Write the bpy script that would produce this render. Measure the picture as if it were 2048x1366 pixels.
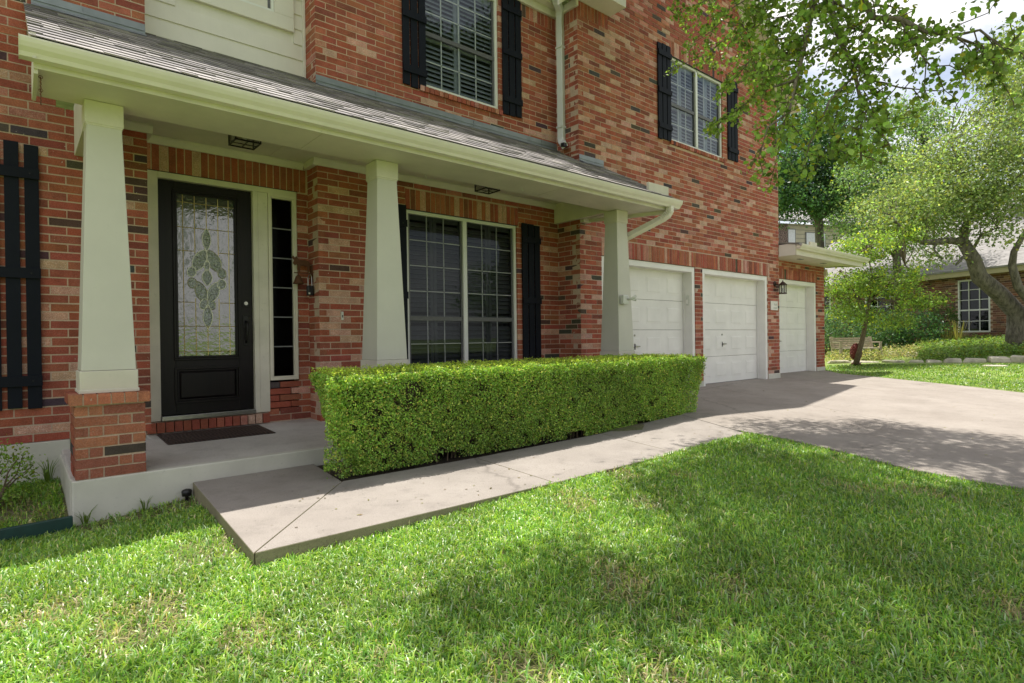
import bpy, math, random
import numpy as np
from mathutils import Vector, Matrix
from mathutils.bvhtree import BVHTree

# ------------------------------------------------------------------ clear, camera, sky, sun, exposure
for _o in list(bpy.data.objects): bpy.data.objects.remove(_o, do_unlink=True)
scn = bpy.context.scene
COL = scn.collection
random.seed(7); RNG = np.random.default_rng(11)
PI = math.pi

CAM = np.array([0.0, -5.17, 0.969])
YAW, PITCH, ROLL, FPX = math.radians(40.4417), math.radians(-0.2709), math.radians(-0.7410), 1165.14
_fw = np.array([math.sin(YAW)*math.cos(PITCH), math.cos(YAW)*math.cos(PITCH), math.sin(PITCH)])
_rt = np.array([math.cos(YAW), -math.sin(YAW), 0.0]); _up = np.cross(_rt, _fw)
CR = _rt*math.cos(ROLL)+_up*math.sin(ROLL); CU = -_rt*math.sin(ROLL)+_up*math.cos(ROLL); CF = _fw
cam_d = bpy.data.cameras.new('camera'); cam = bpy.data.objects.new('camera', cam_d); COL.objects.link(cam)
cam_d.sensor_width = 36.0; cam_d.lens = FPX/2048*36.0; cam_d.clip_start = 0.05; cam_d.clip_end = 3000
cam.matrix_world = Matrix(((CR[0], CU[0], -CF[0], CAM[0]), (CR[1], CU[1], -CF[1], CAM[1]), (CR[2], CU[2], -CF[2], CAM[2]), (0, 0, 0, 1)))
scn.camera = cam

SUNV = Vector((0.12, 0.214, 1.0)).normalized()          # towards the sun: high, a little behind the house
elev = math.asin(SUNV.z); azim = math.atan2(SUNV.x, SUNV.y)
w = bpy.data.worlds.new('World'); scn.world = w; w.use_nodes = True
nt = w.node_tree; nt.nodes.clear()
wo = nt.nodes.new('ShaderNodeOutputWorld'); bg = nt.nodes.new('ShaderNodeBackground')
sky = nt.nodes.new('ShaderNodeTexSky'); sky.sky_type = 'NISHITA'; sky.sun_disc = False
sky.sun_elevation = elev; sky.sun_rotation = azim; sky.air_density = 1.0; sky.dust_density = 2.5; sky.ozone_density = 1.0
tc = nt.nodes.new('ShaderNodeTexCoord'); mp = nt.nodes.new('ShaderNodeMapping')
mp.inputs['Scale'].default_value = (1.0, 1.0, 2.2)
nz = nt.nodes.new('ShaderNodeTexNoise'); nz.inputs['Scale'].default_value = 2.6; nz.inputs['Detail'].default_value = 8; nz.inputs['Roughness'].default_value = .58
cr = nt.nodes.new('ShaderNodeValToRGB'); cr.color_ramp.elements[0].position = .36; cr.color_ramp.elements[1].position = .62
mx = nt.nodes.new('ShaderNodeMix'); mx.data_type = 'RGBA'
CLOUD = 8.6
mx.inputs['B'].default_value = (CLOUD*1.03, CLOUD, CLOUD*.97, 1)
nt.links.new(tc.outputs['Generated'], mp.inputs['Vector']); nt.links.new(mp.outputs[0], nz.inputs['Vector'])
nt.links.new(nz.outputs['Fac'], cr.inputs['Fac']); nt.links.new(cr.outputs['Color'], mx.inputs['Factor'])
nt.links.new(sky.outputs[0], mx.inputs['A']); nt.links.new(mx.outputs['Result'], bg.inputs['Color'])
bg.inputs['Strength'].default_value = 0.105
nt.links.new(bg.outputs[0], wo.inputs['Surface'])

sun_d = bpy.data.lights.new('sun', 'SUN'); sun = bpy.data.objects.new('sun', sun_d); COL.objects.link(sun)
sun_d.energy = 4.4; sun_d.angle = math.radians(0.53); sun_d.color = (1.0, 0.95, 0.87)
sun.rotation_euler = SUNV.to_track_quat('Z', 'Y').to_euler()
vs = scn.view_settings; vs.view_transform = 'Standard'; vs.look = 'None'; vs.exposure = 0.70; vs.gamma = 1.0; vs.use_curve_mapping = False
scn.render.engine = 'CYCLES'
cy = scn.cycles
cy.max_bounces = 6; cy.diffuse_bounces = 4; cy.glossy_bounces = 3; cy.transmission_bounces = 4; cy.transparent_max_bounces = 8
cy.caustics_reflective = False; cy.caustics_refractive = False
cy.use_denoising = True

def P(u, v, d):
    """a world point d metres in front of the camera plane (used to survey the photograph)"""
    return CAM + d*(CF + CR*(u-1024)/FPX - CU*(v-683)/FPX)
def proj(p):
    q = np.asarray(p, float)-CAM; z = q@CF
    return 1024+FPX*(q@CR)/z, 683-FPX*(q@CU)/z, z

# ------------------------------------------------------------------ materials
MATS = {}
def new_mat(name):
    m = bpy.data.materials.new(name); m.use_nodes = True
    n = m.node_tree.nodes; n.clear()
    o = n.new('ShaderNodeOutputMaterial'); b = n.new('ShaderNodeBsdfPrincipled')
    m.node_tree.links.new(b.outputs[0], o.inputs['Surface']); MATS[name] = m
    return m, n, m.node_tree.links, b, o
def posn(n, L, scale, detail=4, rough=.55, obj=False, stretch=None):
    g = n.new('ShaderNodeTexCoord') if obj else n.new('ShaderNodeNewGeometry')
    out = g.outputs['Object'] if obj else g.outputs['Position']
    if stretch:
        k = n.new('ShaderNodeMapping'); k.inputs['Scale'].default_value = stretch; L.new(out, k.inputs['Vector']); out = k.outputs[0]
    t = n.new('ShaderNodeTexNoise'); t.inputs['Scale'].default_value = scale; t.inputs['Detail'].default_value = detail
    t.inputs['Roughness'].default_value = rough
    L.new(out, t.inputs['Vector']); return t
def ramp(n, L, src, pts):
    r = n.new('ShaderNodeValToRGB'); e = r.color_ramp.elements
    while len(e) < len(pts): e.new(.5)
    for i, (p, c) in enumerate(pts): e[i].position = p; e[i].color = (c[0], c[1], c[2], 1) if hasattr(c, '__len__') else (c, c, c, 1)
    L.new(src, r.inputs['Fac']); return r
def mixc(n, L, fac, a, b, mode='MIX'):
    m = n.new('ShaderNodeMix'); m.data_type = 'RGBA'; m.blend_type = mode
    for k, v in (('Factor', fac), ('A', a), ('B', b)):
        s = m.inputs[k]
        if hasattr(v, 'links'): L.new(v, s)
        elif k == 'Factor': s.default_value = v
        else: s.default_value = (v[0], v[1], v[2], 1)
    return m.outputs['Result']
def bump(n, L, b, src, strength=.3, dist=.01, prev=None):
    u = n.new('ShaderNodeBump'); u.inputs['Strength'].default_value = strength; u.inputs['Distance'].default_value = dist
    L.new(src, u.inputs['Height'])
    if prev: L.new(prev, u.inputs['Normal'])
    L.new(u.outputs[0], b.inputs['Normal']); return u.outputs[0]

def paint(name, col, rough=.55, dirt=.10, grain=0, scale=3.0, spec=.4):
    """painted wood: faint patchy fading and brush grain"""
    m, n, L, b, o = new_mat(name)
    t = posn(n, L, scale, 6); r = ramp(n, L, t.outputs['Fac'], [(.3, 1-dirt), (.75, 1+dirt*.3)])
    c = mixc(n, L, 1.0, col, r.outputs[0], 'MULTIPLY')
    t3 = posn(n, L, 38, 3); r3 = ramp(n, L, t3.outputs['Fac'], [(.62, 0), (.74, 1)])
    c = mixc(n, L, r3.outputs[0], c, [k*(1-dirt*.8) for k in col])
    L.new(c, b.inputs['Base Color']); b.inputs['Roughness'].default_value = rough; b.inputs['Specular IOR Level'].default_value = spec
    t2 = posn(n, L, 60 if not grain else grain, 4, .6, stretch=(1, 1, .06) if grain else None)
    bump(n, L, b, t2.outputs['Fac'], .25 if grain else .12, .004)
    return m
def plain(name, col, rough=.5, metal=0, spec=.5, var=.15, scale=25):
    m, n, L, b, o = new_mat(name)
    t = posn(n, L, scale, 4); r = ramp(n, L, t.outputs['Fac'], [(.3, 1-var), (.7, 1+var)])
    L.new(mixc(n, L, 1.0, col, r.outputs[0], 'MULTIPLY'), b.inputs['Base Color'])
    b.inputs['Roughness'].default_value = rough; b.inputs['Metallic'].default_value = metal; b.inputs['Specular IOR Level'].default_value = spec
    bump(n, L, b, t.outputs['Fac'], .08, .002)
    return m

paint('trim', (.68, .635, .54), .5, .14)
paint('trim_rough', (.66, .62, .53), .6, .18, grain=40)
paint('siding_paint', (.70, .66, .60), .5, .08, grain=30)
paint('garage_white', (.83, .81, .79), .45, .10)
paint('vinyl_white', (.72, .72, .70), .4, .06)
paint('column_paint', (.58, .56, .50), .55, .07, grain=26)
paint('stucco', (.62, .60, .53), .8, .24, scale=1.6)
paint('shutter_navy', (.008, .010, .017), .65, .25, grain=30, spec=.15)
plain('gutter_white', (.70, .66, .58), .35, 0, .5, .05, 4)
plain('downspout_grey', (.62, .64, .64), .35, 0, .5, .05, 4)
plain('flashing', (.23, .25, .27), .5, .35, .5, .15, 6)
plain('black_iron', (.012, .011, .011), .45, .4, .5)
plain('bronze', (.05, .028, .022), .4, .7)
plain('nickel', (.35, .34, .32), .3, .9)
plain('brass_came', (.75, .62, .28), .35, .75, .5, .1)
plain('lead_came', (.50, .50, .40), .35, .6, .5, .1)
plain('plastic_white', (.62, .62, .58), .4)
plain('plastic_black', (.010, .010, .012), .4)
plain('room_dark', (.045, .045, .05), .9)
plain('louver', (.20, .205, .21), .6)
plain('edging_green', (.010, .045, .038), .5)
plain('rust', (.11, .045, .02), .8, .2)
plain('red_clay', (.22, .055, .05), .7, 0, .3, .3, 18)
plain('bench_wood', (.46, .40, .32), .8, 0, .2, .2, 20)
plain('limestone', (.48, .44, .36), .9, 0, .2, .3, 5)
plain('plaque_white', (.72, .71, .66), .4, 0, .5, .06)
plain('ink', (.13, .14, .14), .6)
plain('interior_white', (.70, .72, .76), .7)
paint('neighbor_trim', (.42, .36, .22), .6, .1)
paint('neighbor_siding', (.50, .46, .34), .6, .1)

def mk_wood_dark():
    m, n, L, b, o = new_mat('door_wood')
    t = posn(n, L, 24, 6, .65, stretch=(1, 1, .05)); r = ramp(n, L, t.outputs['Fac'], [(.3, (.003, .002, .0025)), (.65, (.009, .006, .006)), (.8, (.018, .011, .009))])
    L.new(r.outputs[0], b.inputs['Base Color']); b.inputs['Roughness'].default_value = .42; b.inputs['Specular IOR Level'].default_value = .25; bump(n, L, b, t.outputs['Fac'], .15, .003)
mk_wood_dark()

def mk_brick():
    m, n, L, b, o = new_mat('brick')
    a = n.new('ShaderNodeAttribute'); a.attribute_name = 'Col'
    t = posn(n, L, 90, 5, .7); r = ramp(n, L, t.outputs['Fac'], [(.28, .62), (.55, 1.0), (.75, 1.22)])
    c = mixc(n, L, 1.0, a.outputs['Color'], r.outputs[0], 'MULTIPLY')
    # the pale bricks carry coarse sandy flecks, the red ones only a few
    t2 = posn(n, L, 160, 2, .5); r2 = ramp(n, L, t2.outputs['Fac'], [(.52, 0), (.60, 1)])
    k = n.new('ShaderNodeMath'); k.operation = 'MULTIPLY'; L.new(r2.outputs[0], k.inputs[0]); L.new(a.outputs['Alpha'], k.inputs[1])
    c = mixc(n, L, k.outputs[0], c, (.72, .53, .46))
    t5 = posn(n, L, 9, 5, .6); r5 = ramp(n, L, t5.outputs['Fac'], [(.35, .80), (.65, 1.10)])
    c = mixc(n, L, 1.0, c, r5.outputs[0], 'MULTIPLY')
    t4 = posn(n, L, 46, 2); r4 = ramp(n, L, t4.outputs['Fac'], [(.735, 0), (.76, 1)])
    c = mixc(n, L, r4.outputs[0], c, (.52, .47, .42))
    L.new(c, b.inputs['Base Color']); b.inputs['Roughness'].default_value = .85; b.inputs['Specular IOR Level'].default_value = .25
    bump(n, L, b, t.outputs['Fac'], .55, .004)
mk_brick()
def mk_mortar():
    m, n, L, b, o = new_mat('mortar')
    t = posn(n, L, 70, 5, .7); r = ramp(n, L, t.outputs['Fac'], [(.3, (.43, .315, .235)), (.7, (.62, .475, .37))])
    t2 = posn(n, L, 1.7, 4); r2 = ramp(n, L, t2.outputs['Fac'], [(.3, .82), (.7, 1.08)])
    L.new(mixc(n, L, 1.0, r.outputs[0], r2.outputs[0], 'MULTIPLY'), b.inputs['Base Color'])
    b.inputs['Roughness'].default_value = .95; bump(n, L, b, t.outputs['Fac'], .5, .004)
mk_mortar()
def mk_shingle():
    m, n, L, b, o = new_mat('shingle')
    a = n.new('ShaderNodeAttribute'); a.attribute_name = 'Col'
    t = posn(n, L, 260, 3, .7); r = ramp(n, L, t.outputs['Fac'], [(.3, .55), (.7, 1.45)])
    c = mixc(n, L, 1.0, a.outputs['Color'], r.outputs[0], 'MULTIPLY')
    t2 = posn(n, L, 5, 4); r2 = ramp(n, L, t2.outputs['Fac'], [(.3, .8), (.7, 1.15)])
    L.new(mixc(n, L, 1.0, c, r2.outputs[0], 'MULTIPLY'), b.inputs['Base Color'])
    b.inputs['Roughness'].default_value = .68; b.inputs['Specular IOR Level'].default_value = .35
    bump(n, L, b, t.outputs['Fac'], .5, .003)
mk_shingle()
def mk_concrete(name, c0, c1, pit=.5):
    m, n, L, b, o = new_mat(name)
    t = posn(n, L, 1.1, 8, .6); r = ramp(n, L, t.outputs['Fac'], [(.3, c0), (.7, c1)])
    t2 = posn(n, L, 150, 3, .7); r2 = ramp(n, L, t2.outputs['Fac'], [(.30, .60), (.45, 1.0), (.72, 1.16)])
    c = mixc(n, L, 1.0, r.outputs[0], r2.outputs[0], 'MULTIPLY')
    t3 = posn(n, L, 48, 2, .5); r3 = ramp(n, L, t3.outputs['Fac'], [(.70, 0), (.75, 1)])
    c = mixc(n, L, r3.outputs[0], c, [k*.62 for k in c0])
    t4 = posn(n, L, 5.5, 7, .7); r4 = ramp(n, L, t4.outputs['Fac'], [(.28, .80), (.5, 1.0)])
    c = mixc(n, L, pit, c, mixc(n, L, 1.0, c, r4.outputs[0], 'MULTIPLY'))
    # a few hairline cracks
    g = n.new('ShaderNodeNewGeometry'); v = n.new('ShaderNodeTexVoronoi'); v.feature = 'DISTANCE_TO_EDGE'; v.inputs['Scale'].default_value = .21
    tw = posn(n, L, 1.4, 6, .65); mv = n.new('ShaderNodeVectorMath'); mv.operation = 'MULTIPLY_ADD'; mv.inputs[1].default_value = (.55, .55, .0)
    L.new(tw.outputs['Color'], mv.inputs[0]); L.new(g.outputs['Position'], mv.inputs[2]); L.new(mv.outputs[0], v.inputs['Vector'])
    rv = ramp(n, L, v.outputs['Distance'], [(0.0, .55), (.0009, 0)])
    c = mixc(n, L, rv.outputs[0], c, [k*.55 for k in c0])
    L.new(c, b.inputs['Base Color']); b.inputs['Roughness'].default_value = .9; b.inputs['Specular IOR Level'].default_value = .25
    bump(n, L, b, t2.outputs['Fac'], .35, .003)
mk_concrete('concrete', (.235, .209, .186), (.325, .294, .265), .95)
mk_concrete('drive_concrete', (.25, .22, .192), (.325, .291, .258), .8)
mk_concrete('porch_concrete', (.46, .435, .405), (.60, .575, .54), .8)
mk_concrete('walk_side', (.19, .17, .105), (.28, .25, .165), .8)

def mk_glass(name, tint, refl=1.0, rough=.015, wav=0):
    """window glass behind a sun screen: clear at right angles, mirror-like when seen aslant"""
    m, n, L, b, o = new_mat(name); n.remove(b)
    tr = n.new('ShaderNodeBsdfTransparent'); tr.inputs['Color'].default_value = (tint[0], tint[1], tint[2], 1)
    gl = n.new('ShaderNodeBsdfGlossy'); gl.inputs['Roughness'].default_value = rough; gl.inputs['Color'].default_value = (.8*refl, .85*refl, .9*refl, 1)
    fr = n.new('ShaderNodeFresnel'); gb = n.new('ShaderNodeNewGeometry'); mr = n.new('ShaderNodeMapRange'); mr.inputs['To Min'].default_value = 1.55; mr.inputs['To Max'].default_value = 1/1.55
    L.new(gb.outputs['Backfacing'], mr.inputs['Value']); L.new(mr.outputs['Result'], fr.inputs['IOR'])      # the sheet mirrors alike from both sides
    if wav:
        t = posn(n, L, wav, 2); u = n.new('ShaderNodeBump'); u.inputs['Strength'].default_value = .10; u.inputs['Distance'].default_value = .01
        L.new(t.outputs['Fac'], u.inputs['Height']); L.new(u.outputs[0], gl.inputs['Normal'])
    ms = n.new('ShaderNodeMixShader'); L.new(fr.outputs[0], ms.inputs[0]); L.new(tr.outputs[0], ms.inputs[1]); L.new(gl.outputs[0], ms.inputs[2])
    L.new(ms.outputs[0], o.inputs['Surface']); return m
mk_glass('pane_glass', (.40, .42, .44), .50, .02, .8); mk_glass('sky_lit_glass', (.62, .66, .70), 1.0, .03, .8); plain('sky_lit_louver', (.36, .38, .41), .6); plain('sash_dark', (.10, .10, .105), .5)  # upper-window glass and slats: brighter copies, sky light put into their colour
mk_glass('side_glass', (.10, .10, .11), .35, .08)
mk_glass('lamp_glass', (.85, .85, .83), .8, .05)
def mk_art_glass():
    m, n, L, b, o = new_mat('art_glass')
    t = posn(n, L, 14, 3); b.inputs['Base Color'].default_value = (.045, .055, .055, 1); b.inputs['Roughness'].default_value = .05
    b.inputs['Specular IOR Level'].default_value = .8; b.inputs['IOR'].default_value = 1.85
    bump(n, L, b, t.outputs['Fac'], .09, .03)
    m, n, L, b, o = new_mat('bevel_glass')
    t = posn(n, L, 40, 2); b.inputs['Base Color'].default_value = (.20, .23, .22, 1); b.inputs['Roughness'].default_value = .06
    b.inputs['Specular IOR Level'].default_value = 1.0; b.inputs['IOR'].default_value = 1.9
    bump(n, L, b, t.outputs['Fac'], .9, .03)
mk_art_glass()

def mk_leaf(name, trans=.42, rough=.45, spec=.35, gain=1.0):
    m, n, L, b, o = new_mat(name)
    a = n.new('ShaderNodeAttribute'); a.attribute_name = 'Col'
    L.new(a.outputs['Color'], b.inputs['Base Color']); b.inputs['Roughness'].default_value = rough; b.inputs['Specular IOR Level'].default_value = spec
    tl = n.new('ShaderNodeBsdfTranslucent')
    c = mixc(n, L, 1.0, a.outputs['Color'], (1.25*gain, 1.35*gain, .55*gain), 'MULTIPLY'); L.new(c, tl.inputs['Color'])
    ms = n.new('ShaderNodeMixShader'); ms.inputs[0].default_value = trans
    L.new(b.outputs[0], ms.inputs[1]); L.new(tl.outputs[0], ms.inputs[2]); L.new(ms.outputs[0], o.inputs['Surface'])
mk_leaf('leaf', .48); mk_leaf('crown_leaf', .20, .45, .35, .8); mk_leaf('grass_blade', .40, .34, .55, 1.15); mk_leaf('hedge_leaf', .36, .40, .45, 1.1)
def mk_bark(name, c0, c1, scale=14):
    m, n, L, b, o = new_mat(name)
    t = posn(n, L, scale, 7, .7, stretch=(1, 1, .35)); r = ramp(n, L, t.outputs['Fac'], [(.32, c0), (.68, c1)])
    L.new(r.outputs[0], b.inputs['Base Color']); b.inputs['Roughness'].default_value = .95; bump(n, L, b, t.outputs['Fac'], 1.0, .04)
mk_bark('oak_bark', (.05, .042, .036), (.24, .21, .18)); mk_bark('pear_bark', (.12, .095, .07), (.34, .29, .235), 30); mk_bark('twig_bark', (.10, .07, .045), (.24, .18, .12), 40)
def mk_ground():
    m, n, L, b, o = new_mat('soil')
    t = posn(n, L, 22, 7, .7); r = ramp(n, L, t.outputs['Fac'], [(.3, (.09, .075, .045)), (.55, (.20, .175, .10)), (.75, (.36, .30, .19))])
    t2 = posn(n, L, 2.3, 5); r2 = ramp(n, L, t2.outputs['Fac'], [(.42, 0), (.62, 1)])
    c = mixc(n, L, r2.outputs[0], r.outputs[0], mixc(n, L, t.outputs['Fac'], (.045, .075, .015), (.16, .20, .05)))
    L.new(c, b.inputs['Base Color']); b.inputs['Roughness'].default_value = .95; bump(n, L, b, t.outputs['Fac'], .8, .02)
    m, n, L, b, o = new_mat('far_turf')
    t = posn(n, L, 40, 6, .7); r = ramp(n, L, t.outputs['Fac'], [(.3, (.13, .20, .035)), (.7, (.30, .40, .09))])
    t2 = posn(n, L, .5, 5); r2 = ramp(n, L, t2.outputs['Fac'], [(.35, .75), (.65, 1.1)])
    L.new(mixc(n, L, 1.0, r.outputs[0], r2.outputs[0], 'MULTIPLY'), b.inputs['Base Color']); b.inputs['Roughness'].default_value = .9
    bump(n, L, b, t.outputs['Fac'], .6, .02)
    m, n, L, b, o = new_mat('mulch')
    t = posn(n, L, 45, 7, .75); r = ramp(n, L, t.outputs['Fac'], [(.3, (.02, .014, .009)), (.6, (.07, .05, .032)), (.8, (.20, .15, .10))])
    L.new(r.outputs[0], b.inputs['Base Color']); b.inputs['Roughness'].default_value = .95; bump(n, L, b, t.outputs['Fac'], 1, .02)
    m, n, L, b, o = new_mat('mat_rubber')
    t = posn(n, L, 30, 2, stretch=(1, 2.2, 1)); wv = n.new('ShaderNodeTexWave'); wv.inputs['Scale'].default_value = 9; wv.inputs['Distortion'].default_value = 6
    g = n.new('ShaderNodeNewGeometry'); L.new(g.outputs['Position'], wv.inputs['Vector'])
    r = ramp(n, L, wv.outputs['Fac'], [(.2, (.022, .013, .010)), (.8, (.06, .036, .028))]); L.new(r.outputs[0], b.inputs['Base Color'])
    b.inputs['Roughness'].default_value = .75; bump(n, L, b, wv.outputs['Fac'], .7, .006)
    m, n, L, b, o = new_mat('far_roof')
    g = n.new('ShaderNodeNewGeometry'); k = n.new('ShaderNodeMapping'); k.inputs['Scale'].default_value = (2.2, 2.2, 14)
    L.new(g.outputs['Position'], k.inputs[0]); t = n.new('ShaderNodeTexNoise'); t.inputs['Scale'].default_value = 1.5; t.inputs['Detail'].default_value = 6; L.new(k.outputs[0], t.inputs['Vector'])
    r = ramp(n, L, t.outputs['Fac'], [(.3, (.17, .16, .155)), (.7, (.30, .285, .28))]); L.new(r.outputs[0], b.inputs['Base Color']); b.inputs['Roughness'].default_value = .85
mk_ground()

# ------------------------------------------------------------------ geometry helpers
def tag(o, label=None, cat=None, group=None, kind=None):
    if label: o['label'] = label
    if cat: o['category'] = cat
    if group: o['group'] = group
    if kind: o['kind'] = kind
    return o
TR = {}                                                  # world translation of each parent
def link(o, parent=None):
    COL.objects.link(o)
    if parent is not None:
        o.parent = parent
        t = TR.get(parent.name, (0, 0, 0)); o.location = (o.location[0]-t[0], o.location[1]-t[1], o.location[2]-t[2])
    return o
def empty(name, loc, label=None, cat=None, group=None):
    o = bpy.data.objects.new(name, None); o.location = loc; o.empty_display_size = .2; COL.objects.link(o)
    TR[o.name] = tuple(loc); return tag(o, label, cat, group)
def set_cols(me, cols_per_face):
    at = me.color_attributes.new('Col', 'FLOAT_COLOR', 'CORNER')
    buf = np.empty((len(me.loops), 4), np.float32); i = 0
    for p, c in zip(me.polygons, cols_per_face):
        buf[i:i+p.loop_total] = c; i += p.loop_total
    at.data.foreach_set('color', buf.ravel())
class MB:
    def __init__(s): s.V = []; s.F = []; s.C = []
    def poly(s, pts, col=None):
        k = len(s.V); s.V += [tuple(map(float, p)) for p in pts]; s.F.append(tuple(range(k, k+len(pts)))); s.C.append(col or (1, 1, 1, 1)); return s
    def hexa(s, p, col=None):
        """8 corners: bottom 0-3 counter-clockwise from above, top 4-7"""
        k = len(s.V); s.V += [tuple(map(float, q)) for q in p]
        for f in ((3, 2, 1, 0), (4, 5, 6, 7), (0, 1, 5, 4), (1, 2, 6, 5), (2, 3, 7, 6), (3, 0, 4, 7)):
            s.F.append(tuple(k+i for i in f)); s.C.append(col or (1, 1, 1, 1))
        return s
    def box(s, x0, x1, y0, y1, z0, z1, col=None):
        return s.hexa(((x0, y0, z0), (x1, y0, z0), (x1, y1, z0), (x0, y1, z0), (x0, y0, z1), (x1, y0, z1), (x1, y1, z1), (x0, y1, z1)), col)
    def frustum(s, cx, cy, z0, z1, h0, h1):
        return s.hexa([(cx+a*h0, cy+b*h0, z0) for a, b in ((-1, -1), (1, -1), (1, 1), (-1, 1))]+[(cx+a*h1, cy+b*h1, z1) for a, b in ((-1, -1), (1, -1), (1, 1), (-1, 1))])
    def prism(s, poly, z0, z1, col=None):
        n = len(poly); k = len(s.V)
        z0f = z0 if callable(z0) else (lambda x, y: z0); z1f = z1 if callable(z1) else (lambda x, y: z1)
        s.V += [(x, y, z0f(x, y)) for x, y in poly]+[(x, y, z1f(x, y)) for x, y in poly]
        s.F.append(tuple(range(k+n-1, k-1, -1))); s.F.append(tuple(range(k+n, k+2*n)))
        for i in range(n): j = (i+1) % n; s.F.append((k+i, k+j, k+n+j, k+n+i))
        s.C += [col or (1, 1, 1, 1)]*(n+2); return s
    def extrude_x(s, prof, x0, x1):
        """profile of (y, z) points, closed"""
        n = len(prof); k = len(s.V)
        s.V += [(x0, y, z) for y, z in prof]+[(x1, y, z) for y, z in prof]
        s.F.append(tuple(range(k, k+n))); s.F.append(tuple(range(k+2*n-1, k+n-1, -1)))
        for i in range(n): j = (i+1) % n; s.F.append((k+i, k+n+i, k+n+j, k+j))
        s.C += [(1, 1, 1, 1)]*(n+2); return s
    def tube(s, pts, rad, n=6, cap=True, rect=None):
        pts = [np.array(p, float) for p in pts]; m = len(pts); k = len(s.V)
        if not hasattr(rad, '__len__'): rad = [rad]*m
        prev = None
        for i, p in enumerate(pts):
            d = pts[min(i+1, m-1)]-pts[max(i-1, 0)]; d /= np.linalg.norm(d)+1e-9
            if prev is None:
                a = np.cross(d, (0, 0, 1.0)); a = a if np.linalg.norm(a) > .05 else np.cross(d, (1.0, 0, 0))
            else: a = prev-d*(prev@d)
            a /= np.linalg.norm(a)+1e-9; b = np.cross(d, a); prev = a
            if rect:
                for u, v in ((-1, -1), (1, -1), (1, 1), (-1, 1)): s.V.append(tuple(p+a*u*rect[0]+b*v*rect[1]))
            else:
                for j in range(n): t = 2*PI*j/n; s.V.append(tuple(p+(a*math.cos(t)+b*math.sin(t))*rad[i]))
        q = 4 if rect else n
        for i in range(m-1):
            for j in range(q): jj = (j+1) % q; s.F.append((k+i*q+j, k+i*q+jj, k+(i+1)*q+jj, k+(i+1)*q+j)); s.C.append((1, 1, 1, 1))
        if cap:
            s.F.append(tuple(k+j for j in range(q-1, -1, -1))); s.F.append(tuple(k+(m-1)*q+j for j in range(q))); s.C += [(1, 1, 1, 1)]*2
        return s
    def lathe(s, prof, c, n=14):
        k = len(s.V); m = len(prof)
        for r, z in prof:
            for j in range(n): t = 2*PI*j/n; s.V.append((c[0]+r*math.cos(t), c[1]+r*math.sin(t), c[2]+z))
        for i in range(m-1):
            for j in range(n): jj = (j+1) % n; s.F.append((k+i*n+j, k+i*n+jj, k+(i+1)*n+jj, k+(i+1)*n+j)); s.C.append((1, 1, 1, 1))
        s.F.append(tuple(k+j for j in range(n-1, -1, -1))); s.F.append(tuple(k+(m-1)*n+j for j in range(n))); s.C += [(1, 1, 1, 1)]*2
        return s
    def mesh(s, name, mat, cols=False):
        me = bpy.data.meshes.new(name); me.from_pydata(s.V, [], s.F); me.materials.append(MATS[mat])
        if cols: set_cols(me, s.C)
        return me
    def build(s, name, mat, parent=None, bevel=0, smooth=False, cols=False, loc=None):
        o = bpy.data.objects.new(name, s.mesh(name, mat, cols))
        if loc is not None: o.location = loc
        if smooth: o.data.shade_smooth()
        if bevel:
            b = o.modifiers.new('bevel', 'BEVEL'); b.width = bevel; b.segments = 2; b.limit_method = 'ANGLE'; b.angle_limit = .6
        return link(o, parent)
def copy_tree(o, loc=None, parent=None):
    c = o.copy(); COL.objects.link(c); c.parent = parent
    if loc is not None: c.location = loc
    for ch in list(o.children): copy_tree(ch, None, c)
    return c
def big_mesh(name, V, F, mat, cols=None, parent=None, smooth=False):
    """V (n,3); F (m,k) one face size; cols (n,4) per vertex"""
    me = bpy.data.meshes.new(name); V = np.ascontiguousarray(V, np.float32); F = np.ascontiguousarray(F, np.int32)
    m, k = F.shape
    me.vertices.add(len(V)); me.vertices.foreach_set('co', V.ravel())
    me.loops.add(m*k); me.loops.foreach_set('vertex_index', F.ravel())
    me.polygons.add(m); me.polygons.foreach_set('loop_start', np.arange(0, m*k, k, dtype=np.int32))
    if cols is not None:
        at = me.color_attributes.new('Col', 'FLOAT_COLOR', 'POINT'); at.data.foreach_set('color', np.ascontiguousarray(cols, np.float32).ravel())
    me.materials.append(MATS[mat]); me.update(calc_edges=True); me.validate()
    if smooth: me.shade_smooth()
    o = bpy.data.objects.new(name, me); return link(o, parent)
# ------------------------------------------------------------------ the setting
def sst(a, b, x): t = np.clip((np.asarray(x, float)-a)/(b-a), 0, 1); return t*t*(3-2*t)
def zd(y): return .018-.042*(.88-y)                      # the driveway falls away from the garage
def gz(x, y):
    x = np.asarray(x, float); y = np.asarray(y, float)
    z = -.195-.10*np.exp(-((x-.25)**2/.55+(y+.05)**2/.5))
    z = z+(-.140-z)*sst(1.2, 3.4, x)*(1-sst(-1.6, -.9, y))
    z = z+(np.maximum(zd(y), -.32)-.004-z)*sst(3.8, 5.7, x)
    g = -.05+.23*sst(15.3, 19, x)+.42*sst(18.5, 25, x)
    return z+(g-z)*sst(13.5, 15.8, x+.12*(1-y))
def uneven(a, b, c, d, step, far):
    core = np.arange(b, c+1e-6, step); lo = b-np.geomspace(step, b-a, far)[::-1]; hi = c+np.geomspace(step, d-c, far)
    return np.concatenate([lo, core, hi])
gx = uneven(-900, -3, 27, 900, .25, 16); gy = uneven(-900, -9, 6, 900, .25, 16)
GX, GY = np.meshgrid(gx, gy, indexing='ij'); NX, NY = GX.shape
GZ = gz(GX, GY)-.03
inside = (GX > .5) & (GX < 6.45) & (GY > -.75); GZ = np.where(inside, np.minimum(GZ, -.17), GZ)     # hedge bed and under the porch
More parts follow.
